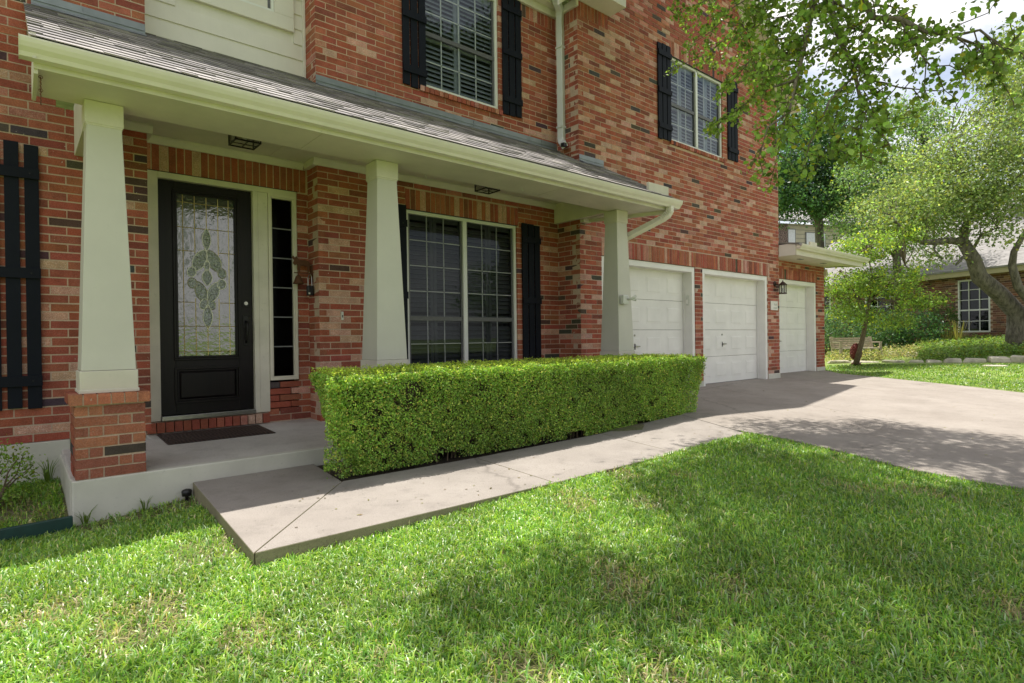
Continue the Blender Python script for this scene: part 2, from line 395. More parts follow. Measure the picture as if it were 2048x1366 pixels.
drv = (GX > 6.3) & (GX < 15.2) & (GY > -9) & (GY < 3); GZ = np.where(drv, np.minimum(GZ, zd(GY)-.10), GZ)
idx = np.arange(NX*NY).reshape(NX, NY)
F = np.stack([idx[:-1, :-1], idx[1:, :-1], idx[1:, 1:], idx[:-1, 1:]], -1).reshape(-1, 4)
ground = big_mesh('ground', np.stack([GX, GY, GZ], -1).reshape(-1, 3), F, 'soil', None, None, True); tag(ground, kind='structure')
ground.data.materials.append(MATS['far_turf'])
cx = (GX[:-1, :-1]+GX[1:, 1:])/2; cyy = (GY[:-1, :-1]+GY[1:, 1:])/2
far_f = ((cx < -2.0) | (cx > 14.2) | (cyy < -7.5) | (cyy > 4)).reshape(-1).astype(np.int32)
ground.data.polygons.foreach_set('material_index', far_f)

# walkway: four cast slabs with open joints
def slab_set(name, mat, polys, zt, thick, bev=.006, side=None):
    root = empty(name, (0, 0, 0)); tag(root, kind='structure')
    for p in polys:
        o = MB().prism(p, lambda x, y: zt(x, y)-thick, zt).build('slab', mat, root, bevel=bev)
        if side:
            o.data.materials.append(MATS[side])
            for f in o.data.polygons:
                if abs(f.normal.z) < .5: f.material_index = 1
    return root
def zw(x, y): t = min(1., max(0., (x-4.7)/1.5)); return -.134+t*(zd(y)-.003+.134)
slab_set('path', 'concrete', [
    [(1.055, -.012), (.934, -1.965), (1.939, -.809), (2.03, -.012)],
    [(.941, -1.967), (3.123, -1.985), (3.246, -.815), (1.945, -.81)],
    [(3.129, -1.985), (4.772, -1.965), (5.032, -.80), (3.252, -.815)],
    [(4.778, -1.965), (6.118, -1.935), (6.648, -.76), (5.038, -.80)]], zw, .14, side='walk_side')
def J1(y): return 10.05-.433*(.9-y)
def J2(y): return 13.40-.50*(1.1-y)
LE = [(6.655, -.74), (6.19, -1.80), (6.17, -2.3), (5.97, -3.0), (5.72, -3.6), (5.70, -4.0), (5.74, -4.32)]
RE = [(16.25, 1.18), (15.55, .55), (15.25, -.5), (14.95, -1.3), (14.62, -2.2), (14.1, -3.2), (13.6, -4.32)]
g_ = .004
slab_set('driveway', 'drive_concrete', [
    LE+[(J1(-4.32)-g_, -4.32), (J1(.85)-g_, 1.0), (6.62, 1.0)],
    [(J1(.85)+g_, 1.0), (J1(-4.32)+g_, -4.32), (J2(-4.32)-g_, -4.32), (J2(1.0)-g_, 1.0)],
    [(J2(1.0)+g_, 1.0), (J2(-4.32)+g_, -4.32)]+RE[::-1]+[(16.25, 1.6), (J2(1.0)+g_, 1.6)],
    [(5.75, -4.334), (6.0, -6.2), (6.6, -9.5), (11, -9.5), (13.6, -4.334)],
    [(J1(.85)-g_-3.3, 1.005), (J1(.85)+g_+.0, 1.005), (12.6, 1.005), (12.6, 1.4), (7.0, 1.4)]], lambda x, y: zd(y), .13, .005)
MB().prism([(1.98, -.80), (6.60, -.79), (6.60, -.02), (2.05, -.02)], -.30, -.155).build('planting_bed', 'mulch')
tag(bpy.data.objects['planting_bed'], kind='structure')

# ------------------------------------------------------------------ the house
YW, YD, YG, Y3 = 1.355, 1.655, .882, 1.20                # wall planes: front rooms, door niche, garage, third bay
XB, XC, XE = 2.66, 6.537, 13.05                          # bay corner, garage corner, garage end
H = empty('brick_house', (6.5, 1.355, 0), 'red brick two storey house with cream porch and three white garage doors', 'house')
CH = .0757; BL = .2445; JT = .0102                       # course height, brick length, joint
BR = []                                                  # every brick: corners, colour, the wall part it belongs to
PALE = 0.0
def brick_colour():
    r = random.random()
    if random.random() < PALE: r = random.uniform(.83, .957)
    j = lambda c, a=.12: tuple(k*(1+random.uniform(-a, a)) for k in c)
    if r < .54: c, al = j((.345, .092, .055)), .08
    elif r < .73: c, al = j((.40, .120, .066)), .10
    elif r < .83: c, al = j((.25, .070, .046)), .06
    elif r < .90: c, al = j((.45, .175, .115)), .30
    elif r < .957: c, al = j((.53, .285, .21), .10), .65
    else: c, al = j((.085, .060, .055), .30), .03
    return (*c, al)
def cut(spans, a, b):
    out = []
    for s0, s1 in spans:
        if b <= s0 or a >= s1: out.append((s0, s1)); continue
        if a > s0: out.append((s0, a))
        if b < s1: out.append((b, s1))
    return out
def add_brick(part, axis, plane, u0, u1, z0, z1, col=None, depth=.085, proud=None):
    pr = random.uniform(-.0015, .0025) if proud is None else proud
    if axis == 'Y': b = (u0, u1, plane-pr, plane+depth, z0, z1)
    else: b = (plane-pr, plane+depth, u0, u1, z0, z1)
    BR.append((b, col or brick_colour(), part, axis))
def lay(part, axis, plane, u0, u1, z0, z1, holes=(), zorg=None, limit=None, phase=0.0):
    """running bond with every third course shifted, cut round the openings"""
    zorg = z0 if zorg is None else zorg
    n = int(math.floor((z1-zorg)/CH+.5)); k0 = int(round((z0-zorg)/CH))
    for k in range(k0, n):
        za, zb = zorg+k*CH, zorg+(k+1)*CH-JT
        spans = [(u0, u1)]
        for h in holes:
            if za < h[3]-.02 and zb > h[2]+.02: spans = cut(spans, h[0], h[1])
        off = ((k % 2)*.5+((k//2) % 3)*.012)*(BL+JT)+phase
        for s0, s1 in spans:
            if limit:
                s0 = max(s0, limit(zb)[0]); s1 = min(s1, limit(zb)[1])
            if s1-s0 < .03: continue
            q = s0-((s0-u0-off) % (BL+JT))
            ends = []
            while q < s1-1e-4:
                a, b = max(q, s0), min(q+BL, s1)
                if b-a > .02: ends.append([a, b])
                q += BL+JT
            for i in range(len(ends)-1, 0, -1):                     # no slivers at the edges
                if ends[i][1]-ends[i][0] < .06: ends[i-1][1] = ends[i][1]; ends.pop(i)
            if len(ends) > 1 and ends[0][1]-ends[0][0] < .06: ends[1][0] = ends[0][0]; ends.pop(0)
            for a, b in ends:
                w = random.uniform(-.0012, .0012)
                add_brick(part, axis, plane, a+w, b+w, za+random.uniform(0, .0012), zb-random.uniform(0, .0012))
def soldiers(part, axis, plane, u0, u1, z0, z1, w=.0660, proud=.0012):
    n = max(1, round((u1-u0)/(w+JT))); p = (u1-u0)/n
    for i in range(n): add_brick(part, axis, plane, u0+i*p+JT*.5, u0+(i+1)*p-JT*.5, z0+.002, z1-JT, None, .085, proud+random.uniform(-.0012, .0015))
def backing(axis, plane, u0, u1, z0, z1, holes=(), depth=.16, top=None):
    """the mortar body of a wall, a little behind the brick faces"""
    mb = MB(); us = sorted({u0, u1, *[h[i] for h in holes for i in (0, 1) if u0 < h[i] < u1]}); zs = sorted({z0, z1, *[h[i] for h in holes for i in (2, 3) if z0 < h[i] < z1]})
    for a, b in zip(us, us[1:]):
        run = []
        for c, d in zip(zs, zs[1:]):
            if any(h[0] < (a+b)/2 < h[1] and h[2] < (c+d)/2 < h[3] for h in holes): continue
            if run and abs(run[-1][1]-c) < 1e-6: run[-1][1] = d
            else: run.append([c, d])
        for c, d in run:
            e = lambda v, lo, hi, s: v+s*.004 if lo < v < hi else v
            a2, b2, c2, d2 = e(a, u0, u1, 0), e(b, u0, u1, 0), c, d
            if axis == 'Y': mb.box(a2, b2, plane+.0022, plane+depth, c2, d2)
            else: mb.box(plane+.0022, plane+depth, a2, b2, c2, d2)
    return mb.build('wall', 'mortar', H)
def grow(h, m=.004): return (h[0]-m, h[1]+m, h[2]-m, h[3]+m)

WIN1 = (3.812, 5.684, .26, 2.645); WINU = (4.06, 5.375, 4.285, 5.90); WINR = (8.945, 10.705, 4.475, 5.99)
DOORS = [(7.03, 9.667, -.2, 2.262), (9.920, 12.503, -.2, 2.262)]; DOOR3 = (13.15, 15.80, -.2, 2.312); WINL = (-2.15, -.60, .60, 2.645)
ENT = (1.022, 2.524, .174, 2.720)

# left wall
hl = [WINL, (.30, 1.0, 3.06, 3.86)]
wl = backing('Y', YW, -3.2, .985, .128, 6.05, [grow(h) for h in hl])
lay(wl, 'Y', YW, -3.2, .985, .128, 6.03, hl+[(WINL[0], WINL[1], 2.645, 2.905)])
soldiers(wl, 'Y', YW, WINL[0], WINL[1], 2.645, 2.905)
# door niche
hd = [ENT]
wd = backing('Y', YD, .985, XB+.1, .02, 3.1, [grow(ENT)])
soldiers(wd, 'Y', YD, .99, 2.640, 2.720, 2.995)
lay(wd, 'Y', YD, 2.178, XB, .064, .527, [])
lay(wd, 'Y', YD, 2.527, XB, .527, 2.73, [], .064)
soldiers(wd, 'Y', YD-.035, .99, 2.178, .062, .174, .0680, .012)
# bay front
hb = [WIN1, (2.5, 6.6, 3.06, 3.86), WINU]
wb = backing('Y', YW, XB, XC+.05, .03, 6.05, [grow(h) for h in hb])
lay(wb, 'Y', YW, XB, XC, .052, 5.80, hb+[(3.80, 5.715, 2.645, 2.915), (WINU[0]-.03, WINU[1]+.05, 4.205, 4.285)])
soldiers(wb, 'Y', YW, 3.80, 5.715, 2.645, 2.915); soldiers(wb, 'Y', YW, XB, WINU[0], 5.80, 6.03); soldiers(wb, 'Y', YW, WINU[1], XC, 5.80, 6.03)
soldiers(wb, 'Y', YW-.022, WINU[0]-.03, WINU[1]+.05, 4.205, 4.285, .0640, .01)
# returns
wr1 = backing('X', XB, YW+.02, YD, .03, 6.05, [(YW, YD+.1, 3.06, 3.86)])
lay(wr1, 'X', XB, YW, YD, .052, 6.03, [(YW-.1, YD+.1, 3.06, 3.86)], phase=.13)
wr2 = backing('X', XC, YG+.02, YW+.02, .03, 6.05, [])
lay(wr2, 'X', XC, YG, YW, .052, 5.80, [(YG-.1, YW+.1, 2.85, 3.35)], phase=.07); soldiers(wr2, 'X', XC, YG, YW, 5.80, 6.03)
# garage front with its gable
def rake(z): return (XC if z < 6.27 else XC+.02+(z-6.27)/.823*.98, XE if z < 6.26 else XE-(z-6.26)/.823)
hg = DOORS+[WINR]
PALE = .13
wg = backing('Y', YG, XC, XE, -.05, 6.26, [grow(h) for h in hg])
MB().prism([(0, 0), (1, 0)], 0, 0)
gm = MB(); k = 0
gm.hexa(((XC, YG+.0055, 6.26), (XE, YG+.0055, 6.26), (XE, YG+.16, 6.26), (XC, YG+.16, 6.26), (9.75, YG+.0055, 8.95), (9.85, YG+.0055, 8.95), (9.85, YG+.16, 8.95), (9.75, YG+.16, 8.95)))
gm.build('gable_wall', 'mortar', H)
lay(wg, 'Y', YG, XC, XE, .052, 8.85, hg+[(7.03, 12.60, 2.262, 2.540), (WINR[0]-.04, WINR[1]+.04, 4.397, 4.475), (WINR[0]-.02, WINR[1]+.02, 5.99, 6.262),
     (XC, 7.25, 5.86, 6.25), (DOORS[0][1], DOORS[1][0], -.1, .10), (DOORS[1][1], XE, -.1, .10), (XC, 7.03, -.1, .10)], .052, rake)
soldiers(wg, 'Y', YG, 7.03, 12.60, 2.262, 2.540); soldiers(wg, 'Y', YG, WINR[0]-.02, WINR[1]+.02, 5.99, 6.262)
soldiers(wg, 'Y', YG-.022, WINR[0]-.04, WINR[1]+.04, 4.397, 4.475, .064, .01); soldiers(wg, 'Y', YG, XC, 7.25, 5.87, 6.10)
PALE = .03
w3 = backing('Y', Y3, XE-.2, 16.31, -.05, 2.78, [grow(DOOR3)])
lay(w3, 'Y', Y3, XE-.2, 16.31, .052, 2.74, [DOOR3, (13.0, 15.86, 2.312, 2.560), (15.80, 16.31, -.1, .10)])
soldiers(w3, 'Y', Y3, XE-.1, 15.86, 2.312, 2.560)
for x0, x1, yy in ((9.672, 9.915, YG), (12.508, XE+.004, YG), (XC-.004, 7.025, YG), (15.805, 16.315, Y3)):
    MB().box(x0, x1, yy-.012, yy+.15, -.10, .128).build('pier_foot', 'stucco', H, bevel=.008)
MB().box(XE-.15, XE-.001, YG+.16, 6, 0, 6.3).build('side_wall', 'mortar', H); MB().box(16.15, 16.30, Y3+.16, 6, 0, 2.8).build('side_wall', 'mortar', H)

# foundation and porch floor (the slab rises gently towards the door)
def zp(x, y): return .039*max(y, 0)
MB().prism([(.296, .0), (XC, .0), (XC, YW+.3), (XB, YD+.15), (.985, YD+.15), (.985, YW+.05), (.296, YW+.05)], -.45, lambda x, y: zp(x, y)-.012).build('porch_slab', 'porch_concrete', H, bevel=.012)
MB().box(.290, XC-.02, -.006, .085, -.45, -.004).build('porch_skirt', 'stucco', H, bevel=.010)
MB().box(.284, .37, .08, YW+.02, -.45, -.002).build('porch_skirt', 'stucco', H, bevel=.010)
MB().box(-3.2, .36, YW-.022, YW+.3, -.5, .124).build('foundation', 'stucco', H, bevel=.008)

# porch piers and tapered columns
CYC = .2155
def pier_colour(k, i):
    if (k, i) == (2, 2): return (.07, .055, .045, .03)
    c = random.choice(((.36, .125, .07), (.31, .10, .062), (.42, .16, .085), (.28, .088, .058))); g = random.uniform(.88, 1.12); return (c[0]*g, c[1]*g, c[2]*g, .14)
def pier(cx):
    part = MB().box(cx-.2095, cx+.2095, .0055, .4255, -.004, .535).build('pier', 'mortar', H)
    x0, x1, y0, y1 = cx-.2155, cx+.2155, 0.0, .431; b2 = .0815
    for k in range(7):
        za, zb = k*CH+.001, (k+1)*CH-JT
        w = [BL+.010, b2-.005, b2-.005]; w = w if k % 2 else w[::-1]; x = x0
        for i, q in enumerate(w):
            xe = x1 if i == 2 else x+q
            BR.append(((x, xe, y0-random.uniform(-.0015, .003), y0+.09, za+random.uniform(-.001, .002), zb+random.uniform(-.002, .001)), pier_colour(k, i), part, 'Y')); x += q+JT
        ys = y0+.10
        for q in ([BL, .07] if k % 2 else [.07, BL]):
            ye = min(ys+q, y1)
            BR.append(((x0-random.uniform(-.0015, .0025), x0+.09, ys, ye, za, zb), brick_colour(), part, 'X'))
            BR.append(((x1-.09, x1+random.uniform(-.0015, .0025), ys, ye, za, zb), brick_colour(), part, 'X')); ys += q+JT
    n = 6; a, b = x0-.032, x1+.032; p = (b-a)/n
    for i in range(n):
        c = brick_colour() if random.random() < .3 else (.44+random.uniform(-.05, .05), .155, .085, .1)
        BR.append(((a+i*p+JT*.45, a+(i+1)*p-JT*.45, y0-.032+random.uniform(-.003, .002), y0+.17, .5335, .609+random.uniform(-.002, .002)), c, part, 'Y'))
    for i in range(4):
        ya = y0+.18+i*.078
        for xa, xb in ((a, a+.22), (b-.22, b)): BR.append(((xa+.002, xb, ya, ya+.069, .5335, .608), brick_colour(), part, 'X'))
    MB().box(a+.006, b-.006, y0-.026, y1+.024, .531, .603).build('cap_bed', 'mortar', part)
    return part
def column(cx):
    o = MB().frustum(cx, CYC, .775, 2.612, .168, .108).build('column', 'column_paint', H, bevel=.004)
    MB().box(cx-.179, cx+.179, CYC-.179, CYC+.179, .612, .773).build('column_base', 'trim_rough', o, bevel=.005)
    MB().box(cx-.186, cx+.186, CYC-.186, CYC+.186, .610, .636).build('base_strip', 'trim_rough', o, bevel=.004)
    MB().box(cx-.1205, cx+.1205, CYC-.1205, CYC+.1205, 2.600, 2.768).build('capital', 'trim_rough', o, bevel=.005)
    MB().box(cx-.114, cx+.114, CYC-.114, CYC+.114, 2.588, 2.602).build('neck_strip', 'trim_rough', o, bevel=.003)
    return o
COLX = (.5275, 2.8725, 6.5765)
PIERS = [pier(x) for x in COLX]; [column(x) for x in COLX]

# bulkhead, soffit, fascia, ceiling
for a, b in ((.125, 2.05), (2.0535, 5.02), (5.0235, 6.62)): MB().box(a, b, -.280, .262, 2.770, 2.93).build('soffit_board', 'trim', H, bevel=.002)
MB().prism([(6.6235, -.280), (7.10, -.280), (6.62, .86), (6.6235, .262)], 2.770, 2.86).build('soffit_board', 'trim', H)
MB().box(.112, 7.14, -.298, -.2825, 2.764, 2.955).build('fascia', 'trim_rough', H, bevel=.003)
MB().box(.112, .136, -.2815, .27, 2.735, 2.955).build('end_fascia', 'trim_rough', H, bevel=.003)
MB().prism([(7.085, -.2815), (7.11, -.2815), (6.655, .874), (6.63, .874)], 2.72, 2.95).build('end_fascia', 'trim_rough', H, bevel=.002)
MB().box(6.542, 6.70, .800, .876, 2.715, 2.80).build('corner_block', 'trim_rough', H, bevel=.003)
MB().box(.425, .66, .2635, YW-.002, 2.665, 3.10).build('side_beam', 'trim_rough', H, bevel=.004)
MB().box(6.462, 6.532, .2635, YW-.002, 2.762, 3.10).build('side_beam', 'trim', H, bevel=.003)
for a, b in ((.66, 2.2), (2.2035, 4.6), (4.6035, 6.462)): MB().box(a, b, .2635, YD+.1, 3.062, 3.11).build('ceiling_board', 'trim', H)
cm = MB()
for x0, x1, yy in ((.66, 1.03, YW), (2.60, 6.462, YW)): cm.extrude_x([(yy-.002, 2.985), (yy-.022, 2.985), (yy-.060, 3.040), (yy-.060, 3.0615), (yy-.002, 3.0615)], x0, x1)
cm.extrude_x([(YD-.002, 2.985), (YD-.022, 2.985), (YD-.060, 3.040), (YD-.060, 3.0615), (YD-.002, 3.0615)], 1.03, 2.60)
cm.box(2.598, 2.657, YW-.0, YD-.061, 2.986, 3.0612); cm.box(.988, 1.032, YW-.0, YD-.061, 2.986, 3.0612)
cm.build('crown_trim', 'trim', H, bevel=.003)
# gutter
gp = [(-.2995, 2.912), (-.2995, 2.800), (-.372, 2.800), (-.385, 2.826), (-.410, 2.850), (-.424, 2.876), (-.430, 2.898), (-.430, 2.908), (-.418, 2.908), (-.418, 2.899), (-.412, 2.880), (-.380, 2.835), (-.306, 2.835), (-.306, 2.912)]
gut = MB().extrude_x(gp, .042, 7.285).build('gutter', 'gutter_white', H)
for xa in (.0405, 7.2835): MB().extrude_x([(-.2985, 2.913), (-.2985, 2.798), (-.373, 2.798), (-.387, 2.825), (-.412, 2.849), (-.426, 2.875), (-.4325, 2.898), (-.4325, 2.910)], xa-.0015, xa+.0015).build('end_cap', 'gutter_white', gut)
for x in (.16, 1.5, 3.1, 4.7, 6.2): MB().box(x, x+.02, -.416, -.3, 2.901, 2.905).build('hanger', 'gutter_white', gut)
ds = MB().tube([(7.06, -.36, 2.81), (7.06, -.36, 2.74), (7.045, -.335, 2.69), (7.01, -.285, 2.65), (6.78, .10, 2.445), (6.735, .245, 2.38), (6.725, .30, 2.33), (6.72, .33, 2.25), (6.72, .34, .15), (6.76, .30, .06), (6.86, .14, .02)], 1, rect=(.046, .036)).build('downspout', 'gutter_white', H, bevel=.006)
rib = MB()
for t in np.linspace(0, 1, 6):
    a = np.array((7.06, -.36, 2.735)); b = np.array((7.0, -.27, 2.645)); q = a+(b-a)*t
    rib.tube([q, q+np.array((-.004, .006, -.006))], 1, rect=(.0485, .0385))
rib.build('elbow_ribs', 'gutter_white', ds)

# porch roof
SL = .5635
def zr(y): return 2.925+SL*(y+.40)
cs = 1/math.hypot(1, SL); RN = np.array((0, -SL*cs, cs)); RD = np.array((0, cs, SL*cs))
roof = MB().hexa(((.10, -.40, zr(-.40)-.05), (7.08, -.40, zr(-.40)-.05), (7.08, YW, zr(YW)-.05), (.10, YW, zr(YW)-.05), (.10, -.40, zr(-.40)), (7.08, -.40, zr(-.40)), (7.08, YW, zr(YW)), (.10, YW, zr(YW)))).build('porch_roof', 'room_dark', H)
MB().box(.095, .125, -.39, -.30, 2.87, 2.955).build('rake_end', 'trim', roof)
MB().hexa(((.104, -.38, zr(-.38)-.14), (.126, -.38, zr(-.38)-.14), (.126, YW, zr(YW)-.14), (.104, YW, zr(YW)-.14), (.104, -.38, zr(-.38)-.012), (.126, -.38, zr(-.38)-.012), (.126, YW, zr(YW)-.012), (.104, YW, zr(YW)-.012))).build('rake_board', 'trim_rough', roof)
SH = []                                                   # shingles, course by course
ex = .143; slen = (YD+.40)/cs; nc = int(slen/ex)+1
for c in range(nc):
    x = .088-random.uniform(0, .2)
    while x < 7.12:
        wd_ = random.choice((.11, .16, .20, .26, .31)); x1 = x+wd_
        a, b = max(x, .088), min(x1, 7.10); s0 = -.012+c*ex; s1 = min(s0+ex+.05, slen)
        y_mid = -.40+(s0+.05)*cs
        if a > XC-.02 and y_mid > YG-.06: a = b
        if y_mid > YW-.10: a = max(a, .987); b = min(b, XB-.003)
        if b > XC and a < XC and y_mid > YG-.06: b = XC-.003
        if b-a > .02 and s1-s0 > .03:
            th = random.choice((.006, .006, .011)); g = random.uniform(.75, 1.25)
            base = random.choice(((.27, .25, .245), (.225, .205, .205), (.315, .29, .285), (.19, .175, .18)))
            SH.append((a+.0012, b-.0012, s0+random.uniform(-.004, .004), s1, th, tuple(k*g for k in base)+(1,)))
        x = x1
def shingle_pts(s):
    a, b, s0, s1, th, col = s; o = np.array((0, -.40, zr(-.40)))
    f = lambda x, t, h: tuple(o+np.array((x, 0, 0))+RD*t+RN*h)
    return [f(a, s0, .0065), f(b, s0, .0065), f(b, s1, .0005), f(a, s1, .0005), f(a, s0, .0065+th), f(b, s0, .0065+th), f(b, s1, .002), f(a, s1, .002)]
SH.sort(key=lambda s: -(s[1]-s[0])/proj((.5*(s[0]+s[1]), -.4+s[2]*cs, zr(-.4+s[2]*cs)))[2]**2)
for s in SH[:300]: MB().hexa(shingle_pts(s), s[5]).build('shingle', 'shingle', roof, cols=True)
mb = MB()
for s in SH[300:]: mb.hexa(shingle_pts(s), s[5])
tag(mb.build('shingles', 'shingle', roof, cols=True), kind='stuff')
# step flashing along the walls
def flash(x0, x1, yw):
    z = zr(yw)
    fo = MB().extrude_x([(yw-.003, z-.01), (yw-.010, z-.01), (yw-.010, z+.112), (yw-.003, z+.112)], x0, x1).build('flashing', 'flashing', roof)
    MB().extrude_x([(yw-.0105, z+.042), (yw-.017, z+.044), (yw-.017, z+.060), (yw-.0105, z+.058)], x0, x1-.01).build('flashing_fold', 'flashing', fo)
    MB().extrude_x([(yw-.010, z+.014), (yw-.095, zr(yw-.095)+.019), (yw-.095, zr(yw-.095)+.024), (yw-.010, z+.020)], x0, x1).build('flashing_apron', 'flashing', fo)
flash(.14, .985, YW); flash(XB-.005, XC, YW); flash(XC+.003, 7.10, YG)
for x in (.5, 3.4, 4.9, 6.2): MB().box(x, x+.004, YW-.018, YW-.011, zr(YW), zr(YW)+.105).build('flashing_lap', 'flashing', roof)
MB().box(6.60, 7.06, -.345, -.305, 2.93, 3.085).build('rake_block', 'trim', H, bevel=.003)
MB().hexa(((.986, YW+.001, zr(YW)-.05), (XB-.001, YW+.001, zr(YW)-.05), (XB-.001, YD+.02, zr(YD+.02)-.05), (.986, YD+.02, zr(YD+.02)-.05), (.986, YW+.001, zr(YW)), (XB-.001, YW+.001, zr(YW)), (XB-.001, YD+.02, zr(YD+.02)), (.986, YD+.02, zr(YD+.02)))).build('roof_deck', 'room_dark', roof)

# lap siding in the recess over the door, with a small window
sd = MB().box(.985, XB, YD+.022, YD+.15, 3.9, 6.1).build('siding', 'siding_paint', H)
z = 4.105; wx = (1.30, 2.525, 4.575, 6.2)
while z < 6.0:
    for a, b in ([(.990, 2.625)] if z+.17 < wx[2] else [(.990, wx[0]), (wx[1], 2.625)]):
        MB().hexa(((a, YD+.000, z), (b, YD+.000, z), (b, YD+.020, z), (a, YD+.020, z), (a, YD+.013, z+.182), (b, YD+.013, z+.182), (b, YD+.020, z+.182), (a, YD+.020, z+.182))).build('siding_board', 'siding_paint', sd)
    z += .1765
MB().box(2.626, 2.657, YD-.018, YD+.02, 4.03, 6.1).build('corner_board', 'siding_paint', sd, bevel=.003)
MB().box(.987, XB-.003, YD-.004, YD+.02, 4.09, 4.104).build('base_board', 'siding_paint', sd)
# ------------------------------------------------------------------ windows
def window(x0, x1, z0, z1, plane, units, cols, rows_up, rows_lo, meet, fw=.045, louv=True, name='window', sash='sash_dark', glass='pane_glass', slat='louver', lab=None):
    """vinyl frame, two sashes per unit, muntins, one pane per cell, plantation shutters and a dark room behind"""
    y = plane+.055
    fr = MB()
    fr.box(x0, x1, y-.03, y+.05, z1-fw, z1); fr.box(x0, x1, y-.03, y+.05, z0, z0+fw); fr.box(x0, x0+fw, y-.03, y+.05, z0+fw, z1-fw); fr.box(x1-fw, x1, y-.03, y+.05, z0+fw, z1-fw)
    W = fr.build(name, 'vinyl_white', H, bevel=.003)
    if lab: W['label'] = lab
    uw = (x1-x0-2*fw)/units; mun = MB(); rail = MB()
    for u in range(units):
        a = x0+fw+u*uw; b = a+uw
        if u: MB().box(a-.032, a+.032, y-.034, y+.05, z0+fw, z1-fw).build('mullion', 'vinyl_white', W, bevel=.003)
        a += .032 if u else .004; b -= .032 if u < units-1 else .004
        rail.box(a, b, y-.012, y+.03, meet-.028, meet+.028)
        for s0, s1, nr in ((z0+fw, meet-.028, rows_lo), (meet+.028, z1-fw, rows_up)):
            rail.box(a, a+.028, y-.006, y+.026, s0, s1); rail.box(b-.028, b, y-.006, y+.026, s0, s1)
            aa, bb = a+.028, b-.028; cw = (bb-aa)/cols; rh = (s1-s0)/nr
            for i in range(cols):
                for j in range(nr):
                    xa, xb, za, zb = aa+i*cw+.002, aa+(i+1)*cw-.002, s0+j*rh+.002, s0+(j+1)*rh-.002; MB().poly([(xa, y+.006, za), (xb, y+.006, za), (xb, y+.006, zb), (xa, y+.006, zb)]).build('pane', glass, W)
            for i in range(1, cols): mun.box(aa+i*cw-.008, aa+i*cw+.008, y+.0085, y+.018, s0, s1)
            for j in range(1, nr): mun.box(aa, bb, y+.0085, y+.0175, s0+j*rh-.008, s0+j*rh+.008)
    rail.build('sash', sash, W); mun.build('muntins', 'vinyl_white', W)
    yb = y+.065
    if louv:
        lv = MB(); np_ = units*2; pw = (x1-x0)/np_
        for p in range(np_):
            a, b = x0+p*pw+.004, x0+(p+1)*pw-.004
            lv.box(a, a+.05, yb-.015, yb+.015, z0, z1); lv.box(b-.05, b, yb-.015, yb+.015, z0, z1)
            lv.box(a, b, yb-.014, yb+.014, meet-.05, meet+.05); lv.box(a, b, yb-.014, yb+.014, z1-.10, z1); lv.box(a, b, yb-.014, yb+.014, z0, z0+.10)
            z = z0+.12
            while z < z1-.12:
                if abs(z-meet) > .07: lv.hexa(((a+.05, yb-.024, z-.030), (b-.05, yb-.024, z-.030), (b-.05, yb+.022, z+.022), (a+.05, yb+.022, z+.022), (a+.05, yb-.024, z-.022), (b-.05, yb-.024, z-.022), (b-.05, yb+.022, z+.030), (a+.05, yb+.022, z+.030)))
                z += .062
        lv.build('interior_shutter', slat, W)
    rm = MB(); m = .15
    rm.box(x0-m, x1+m, yb+.38, yb+.40, z0-m, z1+m); rm.box(x0-m, x0-m+.02, y+.052, yb+.38, z0-m, z1+m); rm.box(x1+m-.02, x1+m, y+.052, yb+.38, z0-m, z1+m); rm.box(x0-m, x1+m, y+.052, yb+.38, z1+m-.02, z1+m); rm.box(x0-m, x1+m, y+.052, yb+.38, z0-m, z0-m+.02)
    rm.build('room', 'room_dark', W)
    return W
window(*WIN1, YW, 2, 3, 4, 3, 1.25); window(*WINU, YW, 1, 4, 3, 2, 5.02, glass='sky_lit_glass', slat='sky_lit_louver'); window(*WINR, YG, 2, 3, 2, 2, 5.16, glass='sky_lit_glass', slat='sky_lit_louver'); window(*WINL, YW, 1, 3, 3, 3, 1.5)
window(1.53, 2.30, 4.735, 6.1, YD-.03, 1, 3, 3, 2, 5.45, .03)
cs_ = MB(); cs_.box(1.30, 1.53, YD-.022, YD+.05, 4.735, 6.1); cs_.box(2.30, 2.522, YD-.022, YD+.05, 4.735, 6.1); cs_.box(1.30, 2.522, YD-.0225, YD+.05, 4.577, 4.7345)
cs_.build('window_casing', 'siding_paint', sd, bevel=.004)

def shutter(x0, x1, z0, z1, plane, bats, n=3, gap=.020):
    bw = (x1-x0-gap*(n-1))/n; root = None
    for i in range(n):
        a = x0+i*(bw+gap); dz = random.uniform(-.012, .012)
        o = MB().box(a, a+bw, plane-.030, plane-.008, z0+dz, z1+dz)
        if root is None: root = o.build('shutter', 'shutter_navy', H, bevel=.002)
        else: o.build('board', 'shutter_navy', root, bevel=.002)
    for b in bats: MB().box(x0-.004, x1+.004, plane-.052, plane-.0305, b-.045, b+.045).build('batten', 'shutter_navy', root, bevel=.002)
    for b in bats:
        for x in (x0+.06, x1-.06): MB().box(x-.006, x+.006, plane-.055, plane-.0522, b-.006, b+.006).build('screw', 'black_iron', root)
shutter(-.32, .172, .43, 2.70, YW, (.66, 1.585, 2.44), 4, .034)
shutter(-2.60, -2.20, .43, 2.70, YW, (.66, 1.585, 2.44), 3, .048)
shutter(3.44, 3.802, .30, 2.695, YW, (.55, 1.54, 2.45)); shutter(5.765, 6.125, .30, 2.69, YW, (.55, 1.54, 2.45))
shutter(3.785, 4.125, 4.225, 6.0, YW, (4.43, 5.13, 5.80)); shutter(5.432, 5.79, 4.255, 6.0, YW, (4.47, 5.16, 5.80))
shutter(8.548, 8.925, 4.43, 6.10, YG, (4.66, 5.28, 5.93)); shutter(10.875, 11.250, 4.49, 6.11, YG, (4.70, 5.33, 5.95))

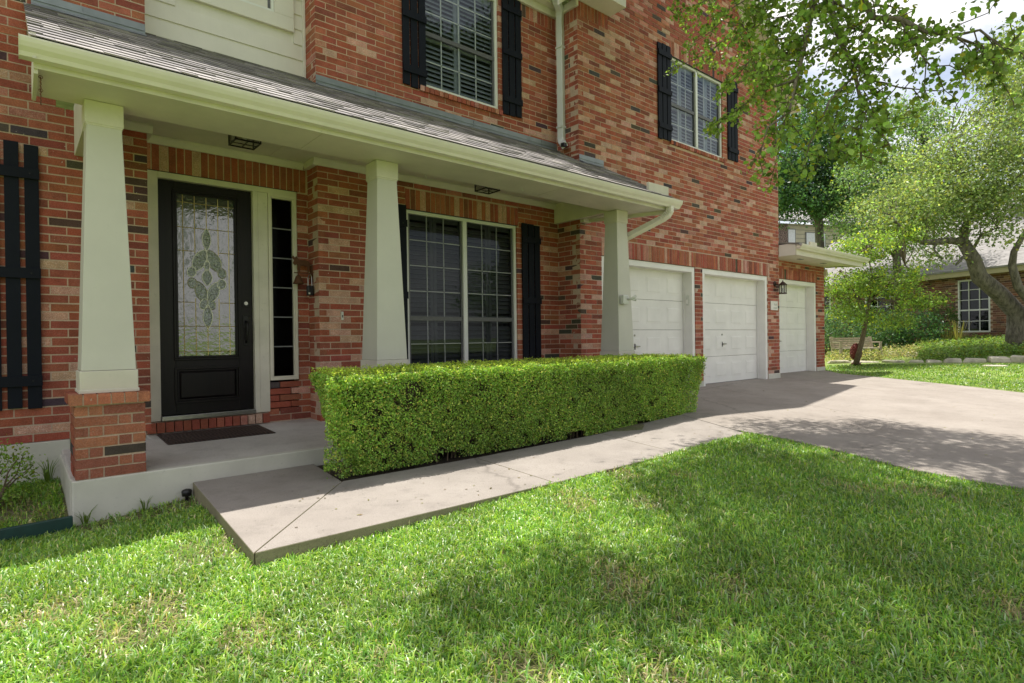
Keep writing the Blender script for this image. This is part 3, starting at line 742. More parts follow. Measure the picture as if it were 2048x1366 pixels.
# ------------------------------------------------------------------ entrance: frame, door, sidelight
ef = MB(); yf0, yf1 = YD-.012, YD+.12
ef.box(1.024, 1.118, yf0, yf1, .178, 2.716); ef.box(2.034, 2.085, yf0, yf1, .178, 2.655); ef.box(2.0855, 2.195, yf0+.006, yf1, .178, 2.655); ef.box(1.1185, 2.522, yf0+.001, yf1, 2.6555, 2.716)
ef.build('door_frame', 'trim_rough', H, bevel=.004)
MB().box(1.119, 2.033, YD-.03, YD+.13, .176, .222).build('threshold', 'nickel', H, bevel=.004)
door = None
DX0, DX1, DZ0, DZ1, DY = 1.121, 2.031, .226, 2.652, YD+.045
GX0, GX1, GZ0, GZ1 = 1.296, 1.853, .832, 2.525
dm = MB(); dm.box(DX0, GX0-.03, DY, DY+.045, DZ0, DZ1); dm.box(GX1+.03, DX1, DY, DY+.045, DZ0, DZ1); dm.box(GX0-.03, GX1+.03, DY, DY+.045, GZ1+.03, DZ1); dm.box(GX0-.03, GX1+.03, DY+.001, DY+.044, .70, GZ0-.03); dm.box(GX0-.03, GX1+.03, DY, DY+.045, DZ0, .345)
door = dm.build('front_door', 'door_wood', H, bevel=.003)
def ring(mb, x0, x1, z0, z1, w, y0, y1):
    mb.box(x0, x1, y0, y1, z1-w, z1); mb.box(x0, x1, y0, y1, z0, z0+w); mb.box(x0, x0+w, y0, y1, z0+w, z1-w); mb.box(x1-w, x1, y0, y1, z0+w, z1-w)
fm = MB(); ring(fm, GX0-.045, GX1+.045, GZ0-.045, GZ1+.045, .022, DY-.018, DY+.02); ring(fm, GX0-.023, GX1+.023, GZ0-.023, GZ1+.023, .023, DY-.008, DY+.03); fm.build('glass_moulding', 'door_wood', door, bevel=.004)
pm = MB(); ring(pm, GX0-.045, GX1+.045, .335, .715, .025, DY-.014, DY+.02); pm.box(GX0-.02, GX1+.02, DY+.018, DY+.04, .36, .69)
k = len(pm.V); ring(pm, GX0-.018, GX1+.018, .362, .688, .018, DY-.002, DY+.02)
pm.hexa(((GX0+.02, DY+.004, .40), (GX1-.02, DY+.004, .40), (GX1+.0, DY+.018, .375), (GX0-.0, DY+.018, .375), (GX0+.02, DY+.004, .65), (GX1-.02, DY+.004, .65), (GX1+.0, DY+.018, .675), (GX0-.0, DY+.018, .675)))
pm.build('lower_panel', 'door_wood', door, bevel=.003)
# leaded glass: border lines, grid and the flower of bevelled pieces in the middle
GW, GH = GX1-GX0, GZ1-GZ0
def gpt(u, v): return GX0+u*GW, GZ1-v*GH
MB().box(GX0, GX1, DY+.020, DY+.026, GZ0, GZ1).build('glass', 'art_glass', door)
xs = [0, .10, .30, .505, .71, .90, 1]; zs_ = [0, .045, .20, .345, .665, .815, .975, 1]
def came(pts, r=.0042, mat='brass_came', nm='came'):
    return MB().tube([(gpt(u, v)[0], DY+.018, gpt(u, v)[1]) for u, v in pts], r, 5).build(nm, mat, door)
for u in xs[1:-1]:
    if u in (.10, .90): came([(u, 0), (u, 1)])
    else: came([(u, 0), (u, .20)]); came([(u, .80), (u, 1)])
for u in (.30, .71): came([(u, .20), (u, .36)]); came([(u, .64), (u, .80)])
for v in (.045, .975): came([(0, v), (1, v)])
for v in (.20, .815): came([(0, v), (1, v)])
for v in (.345, .665): came([(0, v), (.28, v)]); came([(.73, v), (1, v)])
def oval(cu, cv, ru, rv, rot=0, pt=0, n=20):
    out = []
    for i in range(n+1):
        t = 2*PI*i/n; a = math.cos(t)*(1-pt*abs(math.sin(t))*.0); b = math.sin(t)
        x = ru*a*(1-pt*abs(b)**2) ; z = rv*b
        out.append((cu+x*math.cos(rot)-z*math.sin(rot)*3.0, cv+x*math.sin(rot)/3.0+z*math.cos(rot)))
    return out
PET = [(.505, .265, .075, .072, 0, .55), (.505, .755, .085, .078, 0, .55), (.38, .40, .115, .075, .45, .3), (.63, .40, .115, .075, -.45, .3), (.24, .475, .075, .032, .2, 0), (.77, .475, .075, .032, -.2, 0),
       (.25, .545, .08, .032, -.2, 0), (.76, .545, .08, .032, .2, 0), (.40, .60, .10, .070, -.35, .3), (.61, .60, .10, .070, .35, .3), (.505, .505, .09, .052, 0, .5), (.44, .675, .07, .035, .4, 0), (.57, .675, .07, .035, -.4, 0), (.505, .43, .05, .035, 0, .4)]
for p in PET:
    pts = oval(*p); came(pts, .0052, 'lead_came')
    q = [(gpt(u, v)[0], gpt(u, v)[1]) for u, v in pts[:-1]]; c0 = np.mean(q, 0)
    bm_ = MB(); m = len(q); k = len(bm_.V)
    inner = [c0+(np.array(a)-c0)*.62 for a in q]
    bm_.V += [(a, DY+.0185, b) for a, b in q]+[(a, DY+.0125, b) for a, b in inner]
    for i in range(m): j = (i+1) % m; bm_.F.append((k+i, k+j, k+m+j, k+m+i)); bm_.C.append((1, 1, 1, 1))
    bm_.F.append(tuple(range(k+m, k+2*m))); bm_.C.append((1, 1, 1, 1)); bm_.build('bevelled_piece', 'bevel_glass', door)
# latch side hardware
hx = 1.957
hs = MB().tube([(hx, DY-.008, 1.20), (hx, DY-.05, 1.195), (hx+.004, DY-.062, 1.12), (hx, DY-.058, 1.03), (hx, DY-.03, .985), (hx, DY-.006, .965)], [.012, .013, .012, .011, .012, .014], 8).build('handle', 'black_iron', door, smooth=True)
MB().box(hx-.030, hx+.030, DY-.010, DY-.0005, 1.13, 1.265).build('handle_plate', 'black_iron', hs, bevel=.006); MB().box(hx-.022, hx+.022, DY-.010, DY-.0005, .93, 1.0).build('handle_plate', 'black_iron', hs, bevel=.006)
db = MB().box(hx-.033, hx+.033, DY-.010, DY-.0005, 1.36, 1.44).build('deadbolt', 'black_iron', door, bevel=.006)
MB().tube([(hx, DY-.0105, 1.40), (hx, DY-.026, 1.40)], .020, 14).build('lock_cylinder', 'nickel', db)
# sidelight
SX0, SX1, SZ0, SZ1 = 2.198, 2.520, .530, 2.655
sm = MB(); ring(sm, SX0, SX1, SZ0, SZ1, .030, YD-.016, YD+.10); ring(sm, SX0+.030, SX1-.030, SZ0+.030, SZ1-.030, .014, YD-.004, YD+.08)
sl = sm.build('sidelight', 'trim', H, bevel=.003)
a, b, c, d = SX0+.044, SX1-.044, SZ0+.044, SZ1-.044; nr = 6
for j in range(nr):
    z0, z1 = c+(d-c)*j/nr, c+(d-c)*(j+1)/nr
    MB().poly([(a, YD+.033, z0+.002), (b, YD+.033, z0+.002), (b, YD+.033, z1-.002), (a, YD+.033, z1-.002)]).build('pane', 'side_glass', sl)
    if j: MB().box(a, b, YD+.020, YD+.0295, z0-.006, z0+.006).build('muntin', 'louver', sl)
MB().box(SX0, SX1, YD+.13, YD+.15, SZ0, SZ1).build('shade', 'room_dark', sl)
MB().box(1.0, 2.6, YD+.161, YD+.18, .05, 2.9).build('hall_wall', 'room_dark', H)

# ------------------------------------------------------------------ garage doors
def garage_door(x0, x1, z1, plane, rec, hx, open_h=True):
    yd_ = plane+rec
    tr = MB(); tr.box(x0+.002, x0+.09, plane+.012, yd_+.05, .002, z1-.002); tr.box(x1-.09, x1-.002, plane+.012, yd_+.05, .002, z1-.002); tr.box(x0+.0905, x1-.0905, plane+.013, yd_+.05, z1-.10, z1-.003)
    fr = tr.build('garage_frame', 'garage_white', H, bevel=.004)
    st = MB(); st.box(x1-.106, x1-.0902, yd_-.028, yd_-.004, .01, z1-.11); st.box(x0+.0902, x0+.106, yd_-.028, yd_-.004, .01, z1-.11); st.box(x0+.106, x1-.106, yd_-.028, yd_-.004, z1-.117, z1-.101); st.build('weather_strip', 'garage_white', fr)
    a, b, zt = x0+.0915, x1-.0915, z1-.101; zb = .030; n = 4; h = (zt-zb)/n; root = None
    for s in range(n):
        z0 = zb+s*h+.003; zz = zb+(s+1)*h-.003; mb = MB(); mb.box(a, b, yd_, yd_+.045, z0, zz)
        cw = (b-a)/4
        for c in range(4):
            p0, p1, q0, q1 = a+c*cw+.09, a+(c+1)*cw-.09, z0+.11, zz-.11
            if c == 0: p0 -= .0
            for k_ in range(1):
                mb.hexa(((p0, yd_-.003, q0), (p1, yd_-.003, q0), (p1, yd_-.0005, q0), (p0, yd_-.0005, q0), (p0, yd_-.003, q1), (p1, yd_-.003, q1), (p1, yd_-.0005, q1), (p0, yd_-.0005, q1)))
                g = .035
                mb.hexa(((p0+g, yd_-.008, q0+g), (p1-g, yd_-.008, q0+g), (p1-g+.012, yd_-.0031, q0+g-.012), (p0+g-.012, yd_-.0031, q0+g-.012), (p0+g, yd_-.008, q1-g), (p1-g, yd_-.008, q1-g), (p1-g+.012, yd_-.0031, q1-g+.012), (p0+g-.012, yd_-.0031, q1-g+.012)))
        o = mb.build('garage_door' if root is None else 'door_section', 'garage_white', H if root is None else root, bevel=.003)
        root = root or o
    MB().box(a, b, yd_+.002, yd_+.04, .004, .029).build('bottom_seal', 'plastic_black', root)
    hz = zb+1.5*h-.02
    MB().tube([(hx, yd_-.001, hz), (hx, yd_-.035, hz)], .012, 8).build('handle_stem', 'nickel', root)
    MB().box(hx-.02, hx+.11, yd_-.045, yd_-.034, hz-.012, hz+.010).build('handle', 'nickel', root, bevel=.004)
    MB().box(hx-.02, hx+.02, yd_-.008, yd_-.0005, hz-.06, hz+.05).build('handle_plate', 'nickel', root, bevel=.003)
    MB().tube([(hx, yd_-.0005, hz+.19), (hx, yd_-.010, hz+.19)], .018, 10).build('lock', 'nickel', root)
    return root
garage_door(7.03, 9.667, 2.262, YG, .205, 8.10); garage_door(9.920, 12.503, 2.262, YG, .205, 10.95); garage_door(13.15, 15.80, 2.312, Y3, .22, 14.10)
MB().box(6.6, 16.2, 2.0, 2.1, -.1, 2.9).build('garage_back', 'room_dark', H)
for x0, x1, zz, yy in ((7.03, 9.667, 2.262, YG), (9.92, 12.503, 2.262, YG), (13.15, 15.80, 2.312, Y3)): MB().box(x0-.02, x1+.02, yy-.003, yy+.10, zz-.004, zz+.004).build('lintel_steel', 'rust', H)
for x0, x1, zz, yy in ((3.80, 5.70, 2.645, YW), (1.0, 2.54, 2.72, YD), (8.93, 10.72, 5.99, YG)): MB().box(x0, x1, yy-.006, yy+.06, zz-.003, zz+.004).build('lintel_steel', 'black_iron', H)

# ------------------------------------------------------------------ upper eaves and main roofs
ue = MB(); ue.box(-3.4, XC-.15, 1.195, 1.215, 6.10, 6.28); ue.build('upper_fascia', 'trim', H)
MB().box(-3.4, XC-.01, 1.217, YW+.2, 6.095, 6.12).build('upper_soffit', 'trim', H)
MB().box(-3.4, XC-.002, YW-.045, YW-.002, 5.985, 6.093).build('frieze', 'trim', H, bevel=.003); MB().box(XC-.045, XC-.002, YG-.03, YW-.046, 5.985, 6.093).build('frieze', 'trim', H)
ug = MB().extrude_x([(y+.298+1.193, z+3.33) for y, z in [(a, b) for a, b in gp]], -3.4, 6.30).build('upper_gutter', 'gutter_white', H)
MB().hexa(((-3.4, 1.10, 6.27), (XC+.6, 1.10, 6.27), (XC+.6, 6.5, 9.6), (-3.4, 6.5, 9.6), (-3.4, 1.10, 6.32), (XC+.6, 1.10, 6.32), (XC+.6, 6.5, 9.65), (-3.4, 6.5, 9.65))).build('main_roof', 'far_roof', H)
MB().hexa(((-3.4, 6.51, 9.6), (13, 6.51, 9.6), (13, 12, 6.2), (-3.4, 12, 6.2), (-3.4, 6.51, 9.65), (13, 6.51, 9.65), (13, 12, 6.25), (-3.4, 12, 6.25))).build('main_roof', 'far_roof', H)
up = MB().tube([(6.30, 1.12, 6.22), (6.32, 1.12, 6.14), (6.36, 1.13, 6.09), (6.46, 1.16, 6.02), (6.487, 1.19, 5.96), (6.487, 1.195, 5.86), (6.487, 1.195, 4.06), (6.475, 1.17, 3.99), (6.43, 1.10, 3.935), (6.38, 1.04, 3.90)], 1, rect=(.052, .040)).build('upper_downspout', 'downspout_grey', H, bevel=.008)
for z in (5.45, 4.22): MB().box(6.430, 6.536, 1.138, 1.252, z, z+.03).build('strap', 'downspout_grey', up, bevel=.002)
MB().box(6.335, 6.40, 1.00, 1.065, 3.872, 3.925).build('outlet', 'black_iron', up)
# garage gable roof and its trim
PK = (9.80, 8.93+.16)
def gable(side):
    s = 1 if side > 0 else -1; xe = XE if s > 0 else XC; sl = .823
    f = lambda x: 6.26+.823*(xe-x)*s
    xo = xe+s*.42; q = MB()
    zc = lambda x, d: f(x)+d
    x0, x1 = (PK[0], xo) if s > 0 else (xo, PK[0])
    q.hexa(((x0, YG-.36, zc(x0, .24)), (x1, YG-.36, zc(x1, .24)), (x1, 7, zc(x1, .24)), (x0, 7, zc(x0, .24)), (x0, YG-.36, zc(x0, .29)), (x1, YG-.36, zc(x1, .29)), (x1, 7, zc(x1, .29)), (x0, 7, zc(x0, .29))))
    q.build('gable_roof', 'far_roof', H)
    for y0, y1, d0, d1, nm in ((YG-.335, YG-.31, .04, .238, 'rake_fascia'), (YG-.309, YG-.04, .07, .09, 'rake_soffit'), (YG-.040, YG-.002, -.06, .115, 'rake_frieze')):
        MB().hexa(((x0, y0, zc(x0, d0)), (x1, y0, zc(x1, d0)), (x1, y1, zc(x1, d0)), (x0, y1, zc(x0, d0)), (x0, y0, zc(x0, d1)), (x1, y0, zc(x1, d1)), (x1, y1, zc(x1, d1)), (x0, y1, zc(x0, d1)))).build(nm, 'trim', H)
gable(1); gable(-1)
cr_ = MB(); cr_.prism([(XC-.40, YG-.33), (7.30, YG-.33), (7.30, YG-.002), (XC-.40, YG-.002)], 6.095, 6.30); cr_.build('cornice_return', 'trim', H, bevel=.004)
MB().box(XC-.42, 7.32, YG-.35, YG-.002, 6.301, 6.34).build('cornice_cap', 'trim', H)
# third bay eave
e3 = MB(); e3.box(XE+.03, 16.55, .520, Y3+.02, 2.745, 2.775); e3.build('bay_soffit', 'trim', H)
for x in (13.9, 15.2): MB().box(x, x+.22, .78, .86, 2.738, 2.746).build('soffit_vent', 'louver', H)
MB().box(XE+.01, 17.0, .500, .5195, 2.735, 2.93).build('bay_fascia', 'trim', H)
MB().box(XE+.005, XE+.029, .5200, YG-.003, 2.735, 2.99).build('bay_end_fascia', 'garage_white', H)
MB().extrude_x([(y+.798, z+.055) for y, z in gp], XE+.01, 17.15).build('bay_gutter', 'gutter_white', H)
MB().hexa(((XE+.0, .43, 2.945), (17.1, .43, 2.945), (17.1, 4, 3.55), (XE+.0, 4, 3.55), (XE+.0, .43, 2.985), (17.1, .43, 2.985), (17.1, 4, 3.59), (XE+.0, 4, 3.59))).build('bay_roof', 'far_roof', H)
MB().prism([(16.55, .5205), (17.1, .5205), (16.32, Y3), (16.32, Y3-.2)], 2.745, 2.775).build('bay_soffit', 'trim', H)
MB().box(13.50, 13.85, .385, .42, 2.97, 3.05).build('splash_guard', 'trim', H)
MB().tube([(16.38, Y3-.02, 2.70), (16.38, Y3-.02, 2.55), (16.36, Y3+.04, 2.48)], 1, rect=(.03, .03)).build('bay_downspout', 'gutter_white', H)

# ------------------------------------------------------------------ bricks: the 300 largest in the picture are single pieces
occ_v, occ_f = [], []
def occ(x0, x1, y0, y1, z0, z1):
    k = len(occ_v); m = MB().box(x0, x1, y0, y1, z0, z1); occ_v.extend(m.V); occ_f.extend([tuple(k+i for i in f) for f in m.F])
for cxx in COLX: occ(cxx-.16, cxx+.16, CYC-.16, CYC+.16, .6, 2.77); occ(cxx-.21, cxx+.21, .09, .43, 0, .53)
occ(1.7, 7.0, -.95, -.05, -.2, .70); occ(.12, 7.1, -.43, .26, 2.77, 3.0); occ(-.215, .172, YW-.05, YW-.02, .43, 2.7); occ(3.44, 3.8, YW-.05, YW-.02, .3, 2.69); occ(5.77, 6.12, YW-.05, YW-.02, .3, 2.69)
occ(.3, 7.1, -.4, .3, 2.93, 3.3); occ(.3, 7.1, .3, 1.33, 3.32, 3.85); occ(3.785, 4.125, YW-.05, YW-.02, 4.22, 6); occ(8.548, 8.925, YG-.05, YG-.02, 4.43, 6.1)
bvh = BVHTree.FromPolygons(occ_v, occ_f)
def score(b, axis):
    x0, x1, y0, y1, z0, z1 = b
    c = ((x0+x1)/2, y0-.002, (z0+z1)/2) if axis == 'Y' else (x0-.002, (y0+y1)/2, (z0+z1)/2)
    u, v, d = proj(c)
    if d < .5 or not (6 < u < 2042 and 6 < v < 1360): return 0
    dr = Vector(c)-Vector(CAM); hit = bvh.ray_cast(Vector(CAM), dr.normalized(), dr.length-.01)
    if hit[0] is not None: return 0
    if axis == 'X':
        if x0 < CAM[0]: return 0
        ua, va, _ = proj((x0, y0, z0)); ub, vb, _ = proj((x0, y1, z1))
    else: ua, va, _ = proj((x0, y0, z0)); ub, vb, _ = proj((x1, y0, z1))
    return abs(ub-ua)*abs(vb-va)
sc = sorted(range(len(BR)), key=lambda i: -score(BR[i][0], BR[i][3])); top = set(sc[:300])
shared = {}; rest = {}
for i, (b, col, part, axis) in enumerate(BR):
    x0, x1, y0, y1, z0, z1 = b
    if i in top:
        key = (round(x1-x0, 3), round(y1-y0, 2), round(z1-z0, 3), random.randrange(10))
        if key not in shared:
            hx_, hy_, hz_ = (x1-x0)/2, (y1-y0)/2, (z1-z0)/2; m = MB().box(-hx_, hx_, -hy_, hy_, -hz_, hz_, col)
            for q in range(8): m.V[q] = tuple(v+random.uniform(-.0010, .0010) for v in m.V[q])
            shared[key] = m.mesh('brick', 'brick', True)
        o = bpy.data.objects.new('brick', shared[key]); o.location = ((x0+x1)/2, (y0+y1)/2, (z0+z1)/2); link(o, part)
    else: rest.setdefault(part.name, (part, MB()))[1].box(*b, col)
for part, mb in rest.values():
    for q in range(len(mb.V)): mb.V[q] = tuple(v+random.uniform(-.0010, .0010) for v in mb.V[q])
    tag(mb.build('brickwork', 'brick', part, cols=True), kind='stuff')

# ------------------------------------------------------------------ things fixed to or standing on the house
mat_ = empty('doormat', (1.56, 1.28, .05), 'dark brown rectangular doormat in front of the entrance door', 'doormat')
MB().prism([(1.06, .985), (2.03, .985), (2.03, 1.56), (1.06, 1.56)], lambda x, y: zp(x, y)-.0115, lambda x, y: zp(x, y)-.003).build('mat_border', 'mat_rubber', mat_, bevel=.002)
MB().prism([(1.10, 1.02), (1.99, 1.02), (1.99, 1.525), (1.10, 1.525)], lambda x, y: zp(x, y)-.004, lambda x, y: zp(x, y)+.002).build('mat_pile', 'mat_rubber', mat_)

def ceiling_lamp(x, y, label):
    t = empty('porch_light', (x, y, 2.93), label, 'ceiling light', 'porch ceiling lights')
    m = MB(); s = .115
    for a in (-1, 1):
        for b in (-1, 1): m.box(x+a*s-.006, x+a*s+.006, y+b*s-.006, y+b*s+.006, 2.93, 3.045)
    ring_ = lambda z: (m.box(x-s-.006, x+s+.006, y-s-.006, y-s+.006, z-.006, z+.006), m.box(x-s-.006, x+s+.006, y+s-.006, y+s+.006, z-.006, z+.006), m.box(x-s-.006, x-s+.006, y-s+.006, y+s-.006, z-.006, z+.006), m.box(x+s-.006, x+s+.006, y-s+.006, y+s-.006, z-.006, z+.006))
    ring_(2.930); ring_(3.040); m.box(x-.005, x+.005, y-s, y+s, 2.926, 2.932); m.box(x-s, x+s, y-.005, y+.005, 2.925, 2.931)
    m.build('cage', 'black_iron', t); MB().box(x-.13, x+.13, y-.13, y+.13, 3.046, 3.062).build('ceiling_plate', 'black_iron', t)
    g = MB(); e = s-.0065
    g.box(x-e, x+e, y-e, y-e+.003, 2.938, 3.033); g.box(x-e, x+e, y+e-.003, y+e, 2.938, 3.033); g.box(x-e, x-e+.003, y-e+.004, y+e-.004, 2.938, 3.033); g.box(x+e-.003, x+e, y-e+.004, y+e-.004, 2.938, 3.033)
    g.build('glass', 'lamp_glass', t); MB().lathe([(.012, 0), (.026, .03), (.02, .06), (.012, .075)], (x, y, 2.965), 10).build('bulb', 'plastic_white', t, smooth=True)
ceiling_lamp(1.755, .93, 'square black caged ceiling light above the front door'); ceiling_lamp(4.78, .90, 'square black caged ceiling light above the front window')

lt = empty('wall_lantern', (12.86, YG, 2.0), 'bronze wall lantern with glass sides beside the third garage door', 'lantern')
lx, ly = 12.88, YG-.16
MB().lathe([(.06, 0), (.062, .012), (.045, .022)], (0, 0, 0), 16).build('back_plate', 'bronze', lt); bp = bpy.data.objects['back_plate']; bp.rotation_euler = (PI/2, 0, 0); bp.location = (12.83-12.86, -.002, 2.11-2.0)
MB().tube([(12.83, YG-.02, 2.11), (12.845, YG-.07, 2.085), (12.87, YG-.11, 2.085), (lx, ly, 2.10)], .012, 8).build('arm', 'bronze', lt, smooth=True)
MB().lathe([(.006, .135), (.014, .128), (.016, .118), (.010, .108), (.03, .102), (.05, .082), (.075, .06), (.095, .045), (.095, .035), (.07, .035)], (lx, ly, 2.04), 8).build('hood', 'bronze', lt)
MB().lathe([(.09, 0), (.09, .014), (.075, .026)], (lx, ly, 1.880), 8).build('lamp_base', 'bronze', lt)
pr = MB()
for i in range(8): t = 2*PI*i/8; pr.box(lx+.075*math.cos(t)-.005, lx+.075*math.cos(t)+.005, ly+.075*math.sin(t)-.005, ly+.075*math.sin(t)+.005, 1.90, 2.078)
pr.build('posts', 'bronze', lt); MB().lathe([(.066, 0), (.066, .17)], (lx, ly, 1.905), 8).build('glass', 'lamp_glass', lt)
MB().lathe([(.014, 0), (.02, .05), (.012, .09)], (lx, ly, 1.92), 8).build('candle', 'plastic_white', lt)

pq = empty('address_plaque', (12.775, YG-.01, 1.62), 'small white square address plaque on the brick between garage doors', 'plaque')
MB().box(12.615, 12.935, YG-.022, YG-.004, 1.525, 1.725).build('plate', 'plaque_white', pq, bevel=.004)
tm = MB()                                                 # worn digits and street line, no longer readable
for i, x in enumerate((12.765, 12.803, 12.842, 12.878)):
    tm.box(x, x+.007, YG-.0235, YG-.0222, 1.632, 1.668)
    if i % 2 == 0: tm.box(x, x+.024, YG-.0236, YG-.0223, 1.661, 1.668)
    else: tm.box(x+.004, x+.022, YG-.0236, YG-.0223, 1.632, 1.638)
for i in range(6): x = 12.735+i*.026; tm.box(x, x+.017, YG-.0235, YG-.0222, 1.566, 1.581)
tm.build('lettering', 'ink', pq)

fl = empty('floodlight_box', (6.50, .045, 1.49), 'beige outdoor electrical box with swivel lamp arm on the porch column', 'floodlight')
MB().box(6.455, 6.575, -.005, .058, 1.43, 1.56).build('box', 'plastic_white', fl, bevel=.012)
MB().tube([(6.545, -.006, 1.50), (6.565, -.05, 1.505), (6.60, -.085, 1.53), (6.615, -.10, 1.55)], [.016, .018, .020, .016], 8).build('swivel', 'plastic_white', fl, smooth=True)
MB().tube([(6.575, -.055, 1.50), (6.62, -.095, 1.485)], .013, 8).build('bracket', 'plastic_white', fl)
kp = empty('keypad', (9.60, YG+.1, 1.64), 'small white keypad box on the white frame of the first garage door', 'keypad')
MB().box(9.555, 9.578, YG+.075, YG+.135, 1.55, 1.73).build('case', 'plastic_white', kp, bevel=.006); MB().box(9.5545, 9.555, YG+.085, YG+.125, 1.58, 1.66).build('cover', 'garage_white', kp)

dbl = empty('doorbell', (2.934, YW, 1.27), 'tiny white doorbell button on the brick beside the entrance', 'doorbell')
MB().box(2.919, 2.949, YW-.014, YW-.001, 1.215, 1.315).build('case', 'plastic_white', dbl, bevel=.004); MB().box(2.929, 2.939, YW-.0185, YW-.0142, 1.245, 1.275).build('button', 'plastic_black', dbl)

# moose bell: silhouette plate on a bracket, bell hanging below, fixed to the bay return
bl = empty('moose_bell', (2.652, 1.56, 1.75), 'rusty brown bell under a moose silhouette beside the sidelight', 'bell')
ms_ = [(-.10, .04), (-.085, .075), (-.11, .10), (-.10, .13), (-.075, .105), (-.06, .125), (-.04, .10), (-.03, .085), (.04, .085), (.085, .075), (.10, .05), (.095, .0), (.085, -.06), (.07, -.06), (.07, .0), (.045, .02), (-.01, .015), (-.02, -.06), (-.035, -.06), (-.035, .01), (-.06, .03), (-.075, .015)]
m = MB(); cxm, czm, ym = 2.535, 1.83, 1.545
k = len(ms_); m.V += [(cxm+a, ym, czm+b) for a, b in ms_]+[(cxm+a, ym+.006, czm+b) for a, b in ms_]; m.F += [tuple(range(k)), tuple(range(2*k-1, k-1, -1))]+[(i, k+i, k+(i+1) % k, (i+1) % k) for i in range(k)]; m.C += [(1, 1, 1, 1)]*(k+2)
m.build('moose', 'rust', bl); MB().box(2.45, 2.655, 1.542, 1.554, 1.757, 1.768).build('bracket', 'rust', bl)
MB().box(2.648, 2.657, 1.515, 1.585, 1.66, 1.86).build('wall_plate', 'rust', bl)
MB().lathe([(.060, 0), (.062, .006), (.048, .03), (.038, .06), (.030, .085), (.012, .10)], (2.497, 1.548, 1.635), 16).build('bell_cup', 'rust', bl, smooth=True)
MB().tube([(2.497, 1.548, 1.73), (2.497, 1.548, 1.757)], .004, 6).build('ring', 'rust', bl)
lb = empty('key_lockbox', (2.63, 1.49, 1.50), 'black key lockbox hanging by a shackle below the bell', 'lockbox')
MB().box(2.575, 2.65, 1.475, 1.52, 1.50, 1.615).build('case', 'plastic_black', lb, bevel=.008); MB().box(2.584, 2.604, 1.4735, 1.4752, 1.515, 1.535).build('sticker', 'plastic_white', lb)
MB().tube([(2.590, 1.498, 1.61), (2.590, 1.498, 1.70), (2.600, 1.505, 1.735), (2.622, 1.51, 1.745), (2.636, 1.505, 1.72), (2.636, 1.498, 1.61)], .006, 7).build('shackle', 'nickel', lb)

def hook(x, y, z, label):
    t = MB().tube([(x, y, z+.0), (x, y, z-.02), (x+.006, y, z-.032), (x+.018, y, z-.034), (x+.024, y, z-.024)], .0022, 5).build('cup_hook', 'plastic_white'); tag(t, label, 'hook', 'cup hooks under the porch soffit')
hook(3.42, .255, 2.770, 'white cup hook under the soffit left of the window ceiling light'); hook(4.62, .03, 2.770, 'white cup hook under the soffit right of the window ceiling light'); hook(5.70, .10, 2.770, 'white cup hook under the soffit near the last column')
ch = MB(); 
for i in range(7):
    z = 2.75-i*.026; ch.tube([(.148, -.20+.004*i, z), (.152, -.197+.004*i, z-.024)], .004, 5)
for zz in (2.748, 2.66): ch.tube([(.150+.011*math.cos(t), -.20+.011*math.sin(t)*.3, zz+.011*math.sin(t)) for t in np.linspace(0, 2*PI, 10)], .0022, 5)
tag(ch.build('hanging_chain', 'rust'), 'short rusty chain hanging at the left end of the porch soffit', 'chain')
# ------------------------------------------------------------------ foliage helpers
def unit(v): return v/(np.linalg.norm(v, axis=-1, keepdims=True)+1e-9)
def leaves(C, size, cols, normal=None, tight=.0, shape='rhomb', droop=None):
    """one small folded leaf per centre; returns V, F (quads), vertex colours"""
    n = len(C); d = unit(RNG.normal(size=(n, 3)))
    nm = unit(RNG.normal(size=(n, 3))+ (normal*tight if normal is not None else 0))
    if droop is not None: d = unit(d+np.array((0, 0, -droop)))
    a = unit(d-nm*np.sum(d*nm, -1, keepdims=True)); b = np.cross(nm, a); s = size[:, None]
    if shape == 'rhomb':
        V = np.stack([C-a*s*.5, C+b*s*.28+nm*s*.06, C+a*s*.5, C-b*s*.28+nm*s*.06], 1).reshape(-1, 3)
        F = np.arange(4*n).reshape(n, 4); k = 4
    else:                                                 # round leaf: two halves folded along the midrib
        V = np.stack([C-a*s*.5, C-a*s*.30+b*s*.36+nm*s*.10, C+a*s*.18+b*s*.42+nm*s*.13, C+a*s*.52-nm*s*.04, C+a*s*.18-b*s*.42+nm*s*.13, C-a*s*.30-b*s*.36+nm*s*.10], 1).reshape(-1, 3)
        o = np.arange(n)*6; F = np.concatenate([np.stack([o, o+1, o+2, o+3], 1), np.stack([o, o+3, o+4, o+5], 1)]); k = 6
    return V, F, np.repeat(cols, k, 0)
def leaf_cols(n, base, var=.22, yellow=.06, ycol=(.30, .30, .03)):
    base = np.asarray(base, float); g = RNG.normal(1, var, (n, 1)).clip(.45, 1.7)
    c = base*g*RNG.normal(1, .07, (n, 3)).clip(.7, 1.3)
    y = RNG.random(n) < yellow; c[y] = np.array(ycol)*RNG.uniform(.6, 1.2, (y.sum(), 1))
    return np.concatenate([c, np.ones((n, 1))], 1)
def blob_points(n, cen, rad, hollow=.35):
    p = unit(RNG.normal(size=(n, 3)))*(RNG.random((n, 1))**(1/3)*(1-hollow)+hollow*RNG.random((n, 1))**.2)
    return np.asarray(cen)+p*np.asarray(rad)
def clumps(centres, per, spread):
    c = np.asarray(centres); n = len(c)
    return (np.repeat(c, per, 0)+RNG.normal(size=(n*per, 3))*spread)
